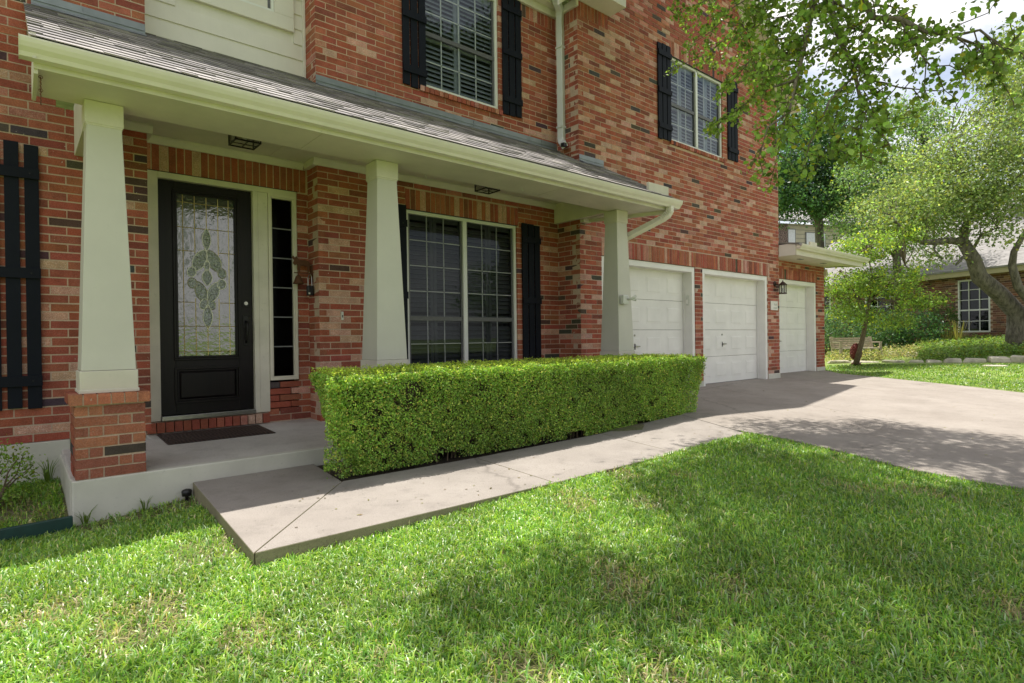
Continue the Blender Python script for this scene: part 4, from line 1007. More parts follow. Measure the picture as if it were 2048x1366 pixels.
def bend(a, b, n=5, sag=.1, wob=.05):
    a = np.asarray(a, float); b = np.asarray(b, float); t = np.linspace(0, 1, n)[:, None]; L = np.linalg.norm(b-a)
    p = a+(b-a)*t; p[:, 2] += sag*L*np.sin(t[:, 0]*PI); p[1:-1] += RNG.normal(size=(n-2, 3))*wob*L
    return p

# ------------------------------------------------------------------ clipped box hedge in front of the porch
def hedge():
    x0, x1, y0, y1, z0, z1 = 1.765, 6.98, -.97, -.06, -.15, .705
    t = empty('box_hedge', (4.3, -.5, -.15), 'long clipped box hedge between the porch and the walkway', 'hedge')
    N = 200000
    face = RNG.choice(4, N, p=(.47, .38, .08, .07)); u = RNG.random(N); v = RNG.random(N)
    ux = x0+(x1-x0)*u; C = np.zeros((N, 3)); nm = np.zeros((N, 3))
    dep = np.abs(RNG.normal(0, .046, N))
    f = face == 0; C[f] = np.stack([ux[f], np.full(f.sum(), y0)+dep[f], z0+.03+(z1-z0-.03)*v[f]], 1); nm[f] = (0, -1, .35)
    f = face == 1; C[f] = np.stack([ux[f], y0+(y1-y0)*v[f], np.full(f.sum(), z1)-dep[f]], 1); nm[f] = (0, 0, 1)
    f = face == 2; C[f] = np.stack([np.full(f.sum(), x0)+dep[f], y0+(y1-y0)*u[f], z0+.03+(z1-z0-.03)*v[f]], 1); nm[f] = (-1, 0, .35)
    f = face == 3; C[f] = np.stack([np.full(f.sum(), x1)-dep[f], y0+(y1-y0)*u[f], z0+.03+(z1-z0-.03)*v[f]], 1); nm[f] = (1, 0, .35)
    h = ((C[:, 2]-z0)/(z1-z0)).clip(0, 1)
    mid = np.array(((x0+x1)/2, (y0+y1)/2)); taper = .21*(1-h)**1.2                       # narrower at the foot
    C[:, 1] += np.where(C[:, 1] < mid[1], 1, -1)*taper*np.where(face == 1, 0, 1)*np.abs(C[:, 1]-mid[1])/.45
    C[:, 0] += np.where(face == 2, 1, 0)*taper*1.6-np.where(face == 3, 1, 0)*taper*1.6
    # lumpy surface and a few thin spots
    lump = .022*(np.sin(C[:, 0]*7.1+1)*np.sin(C[:, 2]*9+C[:, 0]*3)+np.sin(C[:, 0]*17+2)*np.sin(C[:, 1]*13+C[:, 2]*15)*.7+.6*np.sin(C[:, 0]*2.3))
    C += unit(nm)*lump[:, None]
    C[:, 0] += .21*((C[:, 1]-y0)/(y1-y0)).clip(0, 1)*(1-(C[:, 0]-x0)/1.0).clip(0, 1)      # its end follows the landing
    holes = np.array([(2.52, -.93, .56), (2.50, -.93, .43), (2.33, -.90, .22), (2.42, -.88, .08), (2.05, -.85, .0), (3.2, -.9, .12), (4.3, -.9, .30), (4.7, -.92, .22), (2.9, -.88, -.02), (5.6, -.9, .25), (3.7, -.9, .45), (2.2, -.9, .40), (6.2, -.9, .1)])
    hr = np.array([.075, .07, .045, .04, .06, .05, .03, .03, .07, .03, .03, .03, .04])
    d = np.min(np.linalg.norm((C[:, None, :]-holes[None])*np.array((1, .35, 1.1)), axis=2)/hr*(1+.35*np.sin(C[:, 0:1]*61+holes[:, 0]*9)+.35*np.sin(C[:, 2:3]*53+holes[:, 2]*7)), axis=1)
    thin = np.sin(C[:, 0]*13.7+C[:, 2]*5+1)*np.sin(C[:, 2]*19+C[:, 0]*6.1)+.7*np.sin(C[:, 0]*29+C[:, 1]*9)*np.sin(C[:, 2]*37+C[:, 0]*11)
    keep = ((d > 1) | (RNG.random(N) < .25)) & ((thin < .95) | (RNG.random(N) < .35)) & ((thin < 1.2) | (RNG.random(N) < .2))
    rag = (C[:, 2] < z0+.10) & (face != 1) & (np.sin(C[:, 0]*11)+np.sin(C[:, 0]*4.3+1)+RNG.normal(0, .5, N) > .3); keep &= ~rag
    C = C[keep]; nm = nm[keep]; fc = face[keep]; n = len(C)
    base = np.where((RNG.random(n) < .30)[:, None], np.array((.42, .50, .105)), np.array((.24, .41, .075)))
    patch = (.5+.5*np.sin(C[:, 0]*2.1+.4)*np.sin(C[:, 2]*4+1.2+C[:, 0])); base = base*(.85+.3*patch)[:, None]
    yl = RNG.random(n) < .07*patch; base[yl] = (.68, .58, .16)
    c = np.concatenate([base*RNG.normal(1, .36, (n, 1)).clip(.3, 2.0), np.ones((n, 1))], 1)
    V, F, cc = leaves(C, RNG.uniform(.013, .027, n), c, unit(nm), .7); V[:, 2] = np.maximum(V[:, 2], -.15)
    big_mesh('foliage', V, F, 'hedge_leaf', cc, t)
    # sprigs that stick out along the top
    n2 = 2600; sx = RNG.uniform(x0+.02, x1, n2); sy = RNG.uniform(y0, y1, n2); sx = sx+.21*(sy-y0)/(y1-y0)*np.clip(1-(sx-x0), 0, 1); S = np.stack([sx, sy, np.full(n2, z1-.005)+.022*np.sin(sx*7.1+1)*.3], 1)
    q = np.repeat(S, 5, 0)+np.tile(np.linspace(0, .035, 5)[:, None]*np.array((0, 0, 1.0)), (n2, 1))+RNG.normal(0, .006, (n2*5, 3))
    V, F, cc = leaves(q, RNG.uniform(.012, .020, len(q)), leaf_cols(len(q), (.50, .62, .08), .2, .03)); big_mesh('sprigs', V, F, 'hedge_leaf', cc, t)
    # twiggy inside that shows through the gaps
    MB().hexa(((x0+.46, y0+.31, z0+.08), (x1-.46, y0+.31, z0+.08), (x1-.46, y1-.2, z0+.08), (x0+.46, y1-.2, z0+.08), (x0+.17, y0+.12, z1-.11), (x1-.15, y0+.12, z1-.11), (x1-.15, y1-.1, z1-.11), (x0+.36, y1-.1, z1-.11))).build('inner_wood', 'mulch', t)
    st = MB()
    for i in range(150):
        x = random.uniform(x0+.15, x1-.1); y = y0+random.uniform(.16, .4); y += .12; st.tube([(x, y, z0), (x+random.uniform(-.05, .05), y, z0+.3), (x+random.uniform(-.12, .12), y-.1, z0+random.uniform(.45, .75))], [.007, .005, .003], 5)
    st.build('stems', 'twig_bark', t)
hedge()

# ------------------------------------------------------------------ lawn: broad St Augustine blades
def in_poly(x, y, poly):
    p = np.asarray(poly); r = np.zeros(len(x), bool); j = len(p)-1
    for i in range(len(p)):
        c = ((p[i, 1] > y) != (p[j, 1] > y)) & (x < (p[j, 0]-p[i, 0])*(y-p[i, 1])/(p[j, 1]-p[i, 1]+1e-12)+p[i, 0]); r ^= c; j = i
    return r
HARD = [[(1.055, .05), (.934, -1.965), (6.11, -1.945), (6.19, -1.80), (6.7, -.7), (2.0, .1)], LE+[(5.74, -4.32), (6.0, -6.2), (6.6, -9.5), (11, -9.5), (13.6, -4.32)]+RE[::-1]+[(16.3, 2), (6.6, 2)],
        [(.27, -.02), (7, -.02), (7, 4), (-3.3, 4), (-3.3, YW-.03), (.27, YW-.03)]]
def lawn(name, n_try, xr, yr, dens, cut_=None, hmul=1.0, wmul=1.0, label=None, tint=1.0):
    x = RNG.uniform(*xr, n_try); y = RNG.uniform(*yr, n_try)
    d = (np.stack([x, y, np.full(n_try, -.15)], 1)-CAM)@CF
    keep = RNG.random(n_try) < dens(x, y, d)
    for h in HARD: keep &= ~in_poly(x, y, h)
    # worn spots with straw showing
    patch = np.sin(x*1.9+1.3)*np.sin(y*2.3+.6)+.6*np.sin(x*5.3+y*3.1)+.4*np.sin(x*9.7-y*7.3)
    keep &= RNG.random(n_try) > np.where(patch > 1.15, .62, np.where(patch > .9, .25, 0))
    near_skirt = (y > -.45) & (x > .3) & (x < 1.1); keep &= ~(near_skirt & (RNG.random(n_try) < .78))
    near_walk = (x > .62) & (x < .98) & (y > -1.75) & (y < -1.25); keep &= ~(near_walk & (RNG.random(n_try) < .75))
    x, y, d, patch = x[keep], y[keep], d[keep], patch[keep]; n = len(x)
    z = gz(x, y)-.030
    far = np.clip((d-2.5)/6, 0, 1)
    L = RNG.uniform(.036, .084, n)*hmul; W = RNG.uniform(.0037, .0064, n)*(1+far*.9)*wmul
    th = RNG.uniform(0, 2*PI, n); lean = RNG.beta(2.2, 1.7, n)*1.42                        # many blades lie nearly flat
    dx, dy = np.cos(th), np.sin(th); hz = np.cos(lean)*.80+.10; ho = np.sin(lean)
    B = np.stack([x, y, z], 1); D = np.stack([dx, dy, np.zeros(n)], 1); S = np.stack([-dy, dx, np.zeros(n)], 1)
    up = np.array((0, 0, 1.0))
    tw = RNG.normal(0, .5, n)[:, None]; S2 = unit(S+up*tw*.5)
    m1 = B+D*(ho*L*.42)[:, None]+up*(hz*L*.62)[:, None]; m2 = B+D*(ho*L*.92)[:, None]+up*(hz*L*(.62+.28*(1-ho*.9)))[:, None]
    w = W[:, None]*.5
    V = np.stack([B-S*w*.8, B+S*w*.8, m1+S2*w, m1-S2*w, m2+S2*w*.25, m2-S2*w*.25], 1).reshape(-1, 3)
    o = np.arange(n)*6; F = np.concatenate([np.stack([o, o+1, o+2, o+3], 1), np.stack([o+3, o+2, o+4, o+5], 1)])
    c = np.tile(np.array((.225, .40, .07)), (n, 1)); r = RNG.random(n)
    c[r < .30] = (.38, .52, .085); c[r > .70] = (.12, .28, .045); c[r > .90] = (.44, .54, .34)
    c[r > .965] = (.68, .58, .36)
    c *= RNG.normal(1, .18, (n, 1)).clip(.5, 1.5); tuft = np.sin(x*3.1+.7)*np.sin(y*3.7+1.9)+.6*np.sin(x*7.3-y*5.1); c *= (1-.16*np.clip(tuft, -1, 1))[:, None]; st = (patch > 1.0) & (RNG.random(n) < .25); c[st] = np.array((.55, .47, .26))*RNG.uniform(.7, 1.1, (st.sum(), 1))
    c *= tint
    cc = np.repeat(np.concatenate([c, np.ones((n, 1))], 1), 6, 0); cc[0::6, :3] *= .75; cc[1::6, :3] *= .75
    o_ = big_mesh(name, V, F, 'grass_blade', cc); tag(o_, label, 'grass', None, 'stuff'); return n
def dens_front(x, y, d):
    u = (x*CR[0]+(y-CAM[1])*CR[1])/np.maximum(d, .1)
    vis = (d > 1.5) & (np.abs(u) < 1.05)
    return np.where(vis, np.clip(1.15-(d-2.2)*.12, .30, 1), .10)
N1 = lawn('grass', 580000, (-1.6, 6.4), (-5.6, -.02), dens_front, label='sunlit green front lawn with broad blades around the walkway')
N2 = lawn('grass', 26000, (-1.6, .3), (-.4, YW), lambda x, y, d: np.where(x < -.6, .3, 1.0), None, .95, label='shaded strip of grass beside the left foundation')
N3 = lawn('grass', 90000, (12.8, 21.5), (-6, 3.2), lambda x, y, d: np.where(in_poly(x, y, [(13.2, -5.2), (14.2, -3.1), (15.0, -1.2), (15.4, .4), (16.3, 1.3), (17.6, 1.7), (18.2, .5), (18.5, -.6), (19.0, -1.7), (19.4, -3), (19, -6)]), 1.0, 0), None, .8, 1.6, tint=.72, label='narrow green lawn strip along the far edge of the driveway')
# dead thatch lying between the blades
n = 42000; x = RNG.uniform(-1.2, 6.2, n); y = RNG.uniform(-5.2, -.05, n); k = np.ones(n, bool)
for h in HARD: k &= ~in_poly(x, y, h)
x, y = x[k], y[k]; n = len(x); th = RNG.uniform(0, 2*PI, n); L = RNG.uniform(.02, .07, n); z = gz(x, y)-.022+RNG.uniform(0, .012, n)
D = np.stack([np.cos(th), np.sin(th), RNG.normal(0, .12, n)], 1)*L[:, None]; S = np.stack([-np.sin(th), np.cos(th), np.zeros(n)], 1)*.0016; B = np.stack([x, y, z], 1)
V = np.stack([B-S, B+S, B+D+S*.6, B+D-S*.6], 1).reshape(-1, 3); c = np.repeat(np.concatenate([np.array((.55, .46, .29))*RNG.uniform(.5, 1.25, (n, 1)), np.ones((n, 1))], 1), 4, 0)
tag(big_mesh('thatch', V, np.arange(4*n).reshape(n, 4), 'grass_blade', c), 'dry straw lying between the grass blades', 'straw', None, 'stuff')
# leaf litter on the porch skirt soil and small stones
nl = 260; x = RNG.uniform(.35, 1.05, nl); y = RNG.uniform(-.5, -.03, nl); C = np.stack([x, y, gz(x, y)-.012], 1)
V, F, cc = leaves(C, RNG.uniform(.012, .03, nl), leaf_cols(nl, (.10, .075, .045), .3, 0), np.tile((0, 0, 1.0), (nl, 1)), 3.0); tag(big_mesh('leaf_litter', V, F, 'leaf', cc), 'dry leaf litter along the porch skirt', 'litter', None, 'stuff')

# a few fallen leaves on the concrete
nl = 150; x = np.concatenate([RNG.uniform(1.1, 6.2, 70), RNG.uniform(6.3, 13, 80)]); y = np.concatenate([RNG.uniform(-1.9, -.85, 70), RNG.uniform(-4, .7, 80)]); z = np.array([(zw(a, b) if a < 6.2 else zd(b))+.004 for a, b in zip(x, y)])
V, F, cc = leaves(np.stack([x, y, z], 1), RNG.uniform(.014, .034, nl), leaf_cols(nl, (.22, .17, .09), .3, .2), np.tile((0, 0, 1.0), (nl, 1)), 6.0); V[:, 2] = np.maximum(V[:, 2], np.repeat(z, 4)-.002); tag(big_mesh('fallen_leaves', V, F, 'leaf', cc), 'few dry leaves lying on the walkway and driveway', 'leaves', None, 'stuff')
# green edging board, small solar light, sprouting weeds
eb = MB().hexa(((-1.4, -.62, -.34), (.285, -.185, -.36), (.280, -.150, -.36), (-1.4, -.585, -.34), (-1.4, -.62, -.145), (.285, -.185, -.205), (.280, -.150, -.205), (-1.4, -.585, -.145))).build('edging_board', 'edging_green', bevel=.006)
tag(eb, 'dark green lawn edging board in front of the left foundation', 'edging')
sl_ = empty('garden_light', (1.00, -.07, -.22), 'small black garden light beside the corner of the walkway', 'garden light')
MB().lathe([(.012, -.06), (.012, .02), (.034, .025), (.038, .06), (.03, .072), (.012, .078)], (1.00, -.07, -.245), 12).build('body', 'plastic_black', sl_, smooth=True); MB().lathe([(.022, 0), (.022, .018)], (1.0, -.07, -.213), 12).build('lens', 'nickel', sl_)
def weed(x, y, label, n=14, h=.22):
    z = float(gz(x, y))-.03; V = []; F = []
    for i in range(n):
        t = random.uniform(0, 2*PI); l = random.uniform(.5, 1)*h; q = random.uniform(.15, .55); d = np.array((math.cos(t), math.sin(t), 0)); s = np.array((-d[1], d[0], 0))*.004; b = np.array((x, y, z))+d*.01
        k = len(V); m = b+d*l*q*.4+np.array((0, 0, l*.6)); e = b+d*l*q+np.array((0, 0, l*.85)); V += [b-s, b+s, m+s, m-s, e+s*.2, e-s*.2]; F += [(k, k+1, k+2, k+3), (k+3, k+2, k+4, k+5)]
    o = big_mesh('weed', np.array(V), np.array(F), 'grass_blade', np.tile((.12, .19, .03, 1.0), (len(V), 1))); tag(o, label, 'weed', 'weeds sprouting at the foundation')
weed(.20, 1.22, 'tuft of long blades at the foot of the left foundation wall', 22, .28); weed(.36, -.05, 'tuft of grass at the front left corner of the porch skirt', 16, .17); weed(.72, -.06, 'low weed in front of the middle of the porch skirt', 14, .14)

def shrub(name, cen, rad, n, size, base, label, cat='shrub', group=None, tight=.0, stems=10, hollow=.5, yellow=.03, zmin=None):
    cen = np.asarray(cen, float); t = empty(name, (cen[0], cen[1], cen[2]-rad[2]), label, cat, group)
    k = max(8, n//26); cc = blob_points(k, cen, rad, hollow); C = clumps(cc, n//k, np.asarray(rad)*.16)
    if zmin is not None: C = C[C[:, 2] > zmin]
    V, F, c = leaves(C, RNG.uniform(.7, 1.3, len(C))*size, leaf_cols(len(C), base, .25, yellow)); big_mesh('foliage', V, F, 'leaf', c, t)
    m = MB(); b = cen-np.array((0, 0, rad[2]))
    for q in cc[:stems]: m.tube(bend(b+RNG.normal(0, .03, 3)*np.array((1, 1, 0)), q, 4, .05, .05), [.012*rad[2]/.3, .009*rad[2]/.3, .006*rad[2]/.3, .003], 5)
    m.build('stems', 'twig_bark', t); return t
shrub('young_shrub', (-.20, .62, .0), (.32, .28, .27), 1700, .026, (.20, .32, .06), 'small leafy shrub at the left edge beside the foundation', stems=14)

# ------------------------------------------------------------------ pear tree whose branches hang in from the right
def tree(name, base, label, group=None): return empty(name, base, label, 'tree', group)
pt = tree('pear_tree', (5.0, -5.1, -.2), 'pear tree whose leafy branches hang into the top right of the view')
bark = MB(); tw = MB(); PL = []                            # leaf centres
trunk = [(5.0, -5.1, -.3), (5.0, -5.1, .6), (5.04, -5.06, 1.7), (5.07, -5.0, 2.8), (5.15, -4.9, 3.8)]
bark.tube(trunk, [.20, .165, .15, .14, .12], 12)
limbs = [[(5.15, -4.9, 3.8), (5.3, -4.6, 4.6), (5.2, -4.0, 5.3), (5.0, -3.2, 6.0)], [(5.07, -5.0, 2.8), (5.3, -4.5, 3.7), (5.5, -3.9, 4.4), (6.0, -2.9, 5.2), (6.6, -2.0, 5.9)], [(5.15, -4.9, 3.8), (6.0, -4.9, 5.0), (7.0, -4.0, 6.0), (7.8, -3.0, 6.8)],
         [(5.15, -4.9, 3.8), (4.4, -5.0, 5.0), (3.8, -4.4, 6.0), (3.6, -3.6, 6.6)], [(5.15, -4.9, 3.8), (5.3, -5.6, 5.2), (5.4, -5.7, 7.0)], [(5.07, -5.0, 2.8), (5.7, -6.1, 4.0), (6.4, -6.6, 5.4)], [(5.5, -3.9, 4.4), (6.8, -3.2, 5.0), (7.9, -2.2, 5.6), (8.4, -1.3, 6.0)]]
for l in limbs: bark.tube(l, list(np.linspace(.085, .025, len(l))), 8)
# hanging branches surveyed from the photograph (u, v, distance)
G = [[(1628, -60, 4.55), (1628, 0, 4.5), (1615, 70, 4.45), (1593, 159, 4.4), (1578, 225, 4.35), (1545, 300, 4.3)],
     [(1655, -60, 4.35), (1660, 0, 4.35), (1668, 50, 4.3), (1688, 100, 4.25), (1710, 150, 4.25), (1722, 205, 4.2), (1722, 260, 4.2), (1722, 320, 4.2)],
     [(1715, -30, 4.1), (1745, 35, 4.05), (1800, 38, 4.0), (1850, 62, 3.9), (1905, 72, 3.8), (1960, 92, 3.7)],
     [(1640, -80, 5.4), (1560, -20, 5.9), (1480, 50, 6.3), (1420, 105, 6.6), (1362, 130, 6.9)], [(1615, 70, 4.45), (1545, 80, 5.0), (1490, 130, 5.4), (1450, 150, 5.7)],[(1560, -20, 5.9), (1500, -5, 6.0), (1440, 30, 6.2), (1400, 70, 6.3)],[(1480, 50, 6.3), (1500, 110, 6.3), (1490, 165, 6.3)],[(1615, 70, 4.45), (1570, 110, 4.7), (1540, 150, 4.9), (1500, 140, 5.1)],[(1668, 50, 4.3), (1720, 60, 4.3), (1770, 90, 4.3), (1800, 120, 4.2)],[(1628, 0, 4.5), (1580, 30, 4.7), (1530, 40, 5.0)],[(1660, 0, 4.35), (1700, 20, 4.3), (1760, 10, 4.2), (1830, 20, 4.1)],
     [(1593, 159, 4.4), (1530, 180, 4.9), (1480, 215, 5.4), (1425, 256, 5.8)], [(1578, 225, 4.35), (1535, 255, 4.4), (1520, 310, 4.4)], [(1688, 100, 4.25), (1740, 160, 4.2), (1800, 175, 4.15), (1870, 182, 4.1)],
     [(1710, 150, 4.25), (1660, 200, 4.2), (1640, 250, 4.2), (1620, 285, 4.2)], [(1722, 205, 4.2), (1760, 260, 4.15), (1785, 300, 4.1)], [(1800, 38, 4.0), (1850, 120, 3.9), (1880, 150, 3.85)], [(1500, -80, 6.0), (1440, -20, 6.3), (1390, 15, 6.5), (1335, 20, 6.8)],
     [(1905, 72, 3.8), (1960, 60, 3.7), (2010, 100, 3.6), (2040, 70, 3.5)], [(1960, 92, 3.7), (1990, 130, 3.65), (2000, 170, 3.6)], [(1560, -60, 4.8), (1545, 10, 4.8), (1500, 60, 4.85), (1440, 40, 4.9)], [(1722, 260, 4.2), (1690, 250, 4.25), (1650, 300, 4.3)]]
for g in G:
    p = np.array([P(*q) for q in g]); main = len(g) >= 6; r0 = .024 if main else .010
    bark.tube(p, list(np.linspace(r0, r0*.3, len(p))), 7)
    seg = np.linalg.norm(np.diff(p, axis=0), axis=1); tot = seg.sum(); cum = np.concatenate([[0], np.cumsum(seg)])
    for s in np.arange(.06, tot, .052 if not main else .044):
        i = min(np.searchsorted(cum, s)-1, len(p)-2); q = p[i]+(p[i+1]-p[i])*((s-cum[i])/seg[i])
        if proj(q)[1] < -40: continue
        dr = unit(RNG.normal(size=3)*np.array((1, 1, .7))+np.array((0, 0, -.45))); L = RNG.uniform(.12, .36)*(1.25 if main else .85); e = q+dr*L; e[2] -= .05
        tp = bend(q, e, 4, -.05, .05); tw.tube(tp, [.0042, .0035, .0028, .0015], 4)
        for j in range(int(L*80)+5):
            t = random.random()**.7; c = tp[0]+(tp[-1]-tp[0])*t; PL.append(c+RNG.normal(0, .030, 3))
bark.build('trunk', 'pear_bark', pt, smooth=True); tag(tw.build('twigs', 'twig_bark', pt), kind='stuff')
PL = np.array(PL); n = len(PL)
V, F, c = leaves(PL, RNG.uniform(.024, .048, n), leaf_cols(n, (.27, .39, .10), .32, .04, (.55, .52, .06)), None, 0, 'round', .8); big_mesh('leaves', V, F, 'leaf', c, pt)
# the main crown overhead, mostly above the picture: it shades the lawn and the driveway
cl = []
for l in limbs:
    l = np.array(l, float)
    for i in range(1, len(l)):
        for _ in range(4): cl.append(l[i]+RNG.normal(0, 1, 3)*np.array((.75, .75, .5)))
for cpt, rr, k in (((3.1, -2.2, 6.0), (.8, .6, .4), 9), ((4.7, -1.9, 6.0), (1.4, 1.0, .6), 30), ((6.3, -1.5, 6.4), (1.5, 1.0, .6), 26), ((7.9, -.9, 6.9), (1.3, .9, .6), 18), ((4.9, -3.4, 6.2), (1.6, 1.2, .7), 40), ((6.9, -3.0, 6.7), (1.6, 1.2, .8), 32), ((3.1, -3.5, 6.0), (.7, .55, .4), 10), ((3.7, -2.9, 6.1), (.9, .9, .5), 20), ((4.4, -4.0, 6.2), (1.2, .9, .6), 22), ((2.25, -2.0, 6.0), (.35, .3, .2), 3), ((1.2, -1.45, 6.0), (.25, .2, .15), 1), ((5.2, -4.9, 6.6), (1.8, 1.3, 1.0), 22), ((8.3, -2.5, 7.2), (1.0, 1.2, .7), 14)):
    cl += list(blob_points(k, cpt, rr, .2))
cl = np.array(cl); dd = np.array([proj(q) for q in cl]); vis = (dd[:, 2] > 0) & (dd[:, 0] < 2100) & (dd[:, 1] > -70); cl = cl[~vis]
C = clumps(cl, 260, (.21, .21, .13)); dd = (C-CAM); dz = dd@CF; vv = 683-FPX*(dd@CU)/dz; uu = 1024+FPX*(dd@CR)/dz; C = C[~((dz > 0) & (uu < 2070) & (vv > -6) & (RNG.random(len(C)) < .9))]
V, F, c = leaves(C, RNG.uniform(.065, .105, len(C)), leaf_cols(len(C), (.11, .18, .04), .25, .04), None, 0, 'rhomb', .5)
big_mesh('crown', V, F, 'crown_leaf', c, pt)
# ------------------------------------------------------------------ the neighbour's side: brick house, garden, trees
NO = np.array((24.92, -1.30)); NA = np.array((.407, .913)); NN = np.array((.913, -.407))
def nb(s, n, z): q = NO+NA*s+NN*n; return (q[0], q[1], z)
def nbox(mb, s0, s1, n0, n1, z0, z1, col=None):
    return mb.hexa((nb(s1, n0, z0), nb(s0, n0, z0), nb(s0, n1, z0), nb(s1, n1, z0), nb(s1, n0, z1), nb(s0, n0, z1), nb(s0, n1, z1), nb(s1, n1, z1)), col)
NH = empty('neighbor_house', nb(2, 2, .5), 'single storey brown brick neighbour house behind the oak tree', 'house')
SW = [(.70, 1.77, .99, 2.83), (3.9, 5.6, 1.0, 2.8), (7.4, 8.6, 1.0, 2.8)]
mb = MB(); edges = [-8]+[v for w_ in SW for v in w_[:2]]+[12]
for i in range(0, len(edges)-1):
    a, b = edges[i], edges[i+1]
    if i % 2 == 0: nbox(mb, a, b, .008, .2, .2, 3.05)
    else: w_ = SW[i//2]; nbox(mb, a, b, .008, .2, .2, w_[2]); nbox(mb, a, b, .008, .2, w_[3], 3.05)
nw = mb.build('wall', 'mortar', NH)
bk = MB(); z = .45; r = 0
while z < 2.98:
    s = -8+(r % 2)*.127
    while s < 12:
        a, b = s, s+.235; mid = (a+b)/2
        if not any(w_[0]-.05 < mid < w_[1]+.05 and w_[2]-.04 < z+.03 < w_[3] for w_ in SW):
            c = random.choice(((.20, .085, .05), (.25, .12, .07), (.15, .07, .045), (.30, .17, .11), (.10, .05, .04))); nbox(bk, a, b, random.uniform(-.006, .002), .05, z, z+.064, tuple(k*random.uniform(.85, 1.15) for k in c)+(.2,))
        s += .247
    z += .075; r += 1
tag(bk.build('brickwork', 'brick', nw, cols=True), kind='stuff')
for a, b, c, d in SW:
    f = MB(); t = .05
    nbox(f, a, b, -.02, .06, d-t, d); nbox(f, a, b, -.02, .06, c, c+t); nbox(f, a, a+t, -.02, .06, c+t, d-t); nbox(f, b-t, b, -.02, .06, c+t, d-t); nbox(f, a+t, b-t, -.01, .05, c+(d-c)*.42-.025, c+(d-c)*.42+.025)
    W = f.build('window', 'vinyl_white', NH); m = MB()
    for i in (1, 2): x = a+(b-a)*i/3; nbox(m, x-.011, x+.011, .0, .03, c+t, d-t)
    for j in (1, 3, 4): zz = c+(d-c)*(.21 if j == 1 else .42+.58*(j-2)/3); nbox(m, a+t, b-t, .001, .029, zz-.011, zz+.011)
    m.build('muntins', 'vinyl_white', W)
    for i in range(3):
        for j in range(5):
            zb = [0, .21, .42, .613, .807, 1.0]; nbox(MB(), 0, 1, 0, 1, 0, 1)
            q = MB(); nbox(q, a+t+(b-a-2*t)*i/3+.004, a+t+(b-a-2*t)*(i+1)/3-.004, .0345, .0385, c+t*.6+(d-c-t)*zb[j], c+t*.6+(d-c-t)*zb[j+1]-.01); q.build('pane', 'pane_glass', W)
    q = MB(); nbox(q, a-.1, b+.1, .5, .52, c-.1, d+.1); q.build('room', 'room_dark', W)
q = MB(); nbox(q, -8.5, 12.5, -.42, -.39, 2.93, 3.13); nbox(q, -8.5, 12.5, -.388, .02, 2.955, 2.985); q.build('eave', 'neighbor_trim', NH)
q = MB(); q.hexa((nb(12.6, -.46, 3.10), nb(-8.6, -.46, 3.10), nb(-8.6, 6.5, 6.6), nb(12.6, 6.5, 6.6), nb(12.6, -.46, 3.16), nb(-8.6, -.46, 3.16), nb(-8.6, 6.5, 6.66), nb(12.6, 6.5, 6.66))); q.build('roof', 'far_roof', NH)
q = MB(); nbox(q, -8, 12, .6, 9, .3, 3.0); q.build('house_core', 'room_dark', NH)

# two storey house far behind the third garage bay
FH = empty('far_house', tuple(P(1640, 640, 33)), 'tan two storey house seen through the trees above the third garage roof', 'house')
FO = P(1545, 640, 33); FE = P(1800, 640, 35.5); fa = (FE-FO)[:2]; FLn = np.linalg.norm(fa); fa = fa/FLn; fn = np.array((fa[1], -fa[0]))
if fn@CF[:2] < 0: fn = -fn
def fb(s, n, z): q = FO[:2]+fa*s+fn*n; return (q[0], q[1], z)
def fbox(m, s0, s1, n0, n1, z0, z1): return m.hexa((fb(s0, n0, z0), fb(s1, n0, z0), fb(s1, n1, z0), fb(s0, n1, z0), fb(s0, n0, z1), fb(s1, n0, z1), fb(s1, n1, z1), fb(s0, n1, z1)))
fbox(MB(), -4, 12, 0, 6, .0, 7.35).build('wall', 'neighbor_siding', FH); fbox(MB(), -4, 1.05, -.06, -.004, .0, 7.3).build('brick_front', 'brick', FH)
q = MB(); q.hexa((fb(-4.6, -.5, 7.35), fb(12.6, -.5, 7.35), fb(12.6, 3, 8.9), fb(-4.6, 3, 8.9), fb(-4.6, -.5, 7.5), fb(12.6, -.5, 7.5), fb(12.6, 3, 9.05), fb(-4.6, 3, 9.05))); q.build('roof', 'far_roof', FH)
for z in np.arange(4.6, 7.3, .24): fbox(MB(), 1.07, 12, -.02, -.003, z, z+.015).build('siding_line', 'louver', FH)
for a, b, c, d in ((1.10, 1.55, 5.75, 7.0), (2.35, 2.95, 5.7, 6.85), (3.05, 3.65, 5.7, 6.85)):
    f = fbox(MB(), a-.05, b+.05, -.05, -.022, c-.05, d+.05).build('window', 'louver', FH); fbox(MB(), a, b, -.058, -.051, c+.35, d).build('blind', 'interior_white', f); fbox(MB(), a, b, -.058, -.051, c, c+.34).build('pane', 'pane_glass', f)

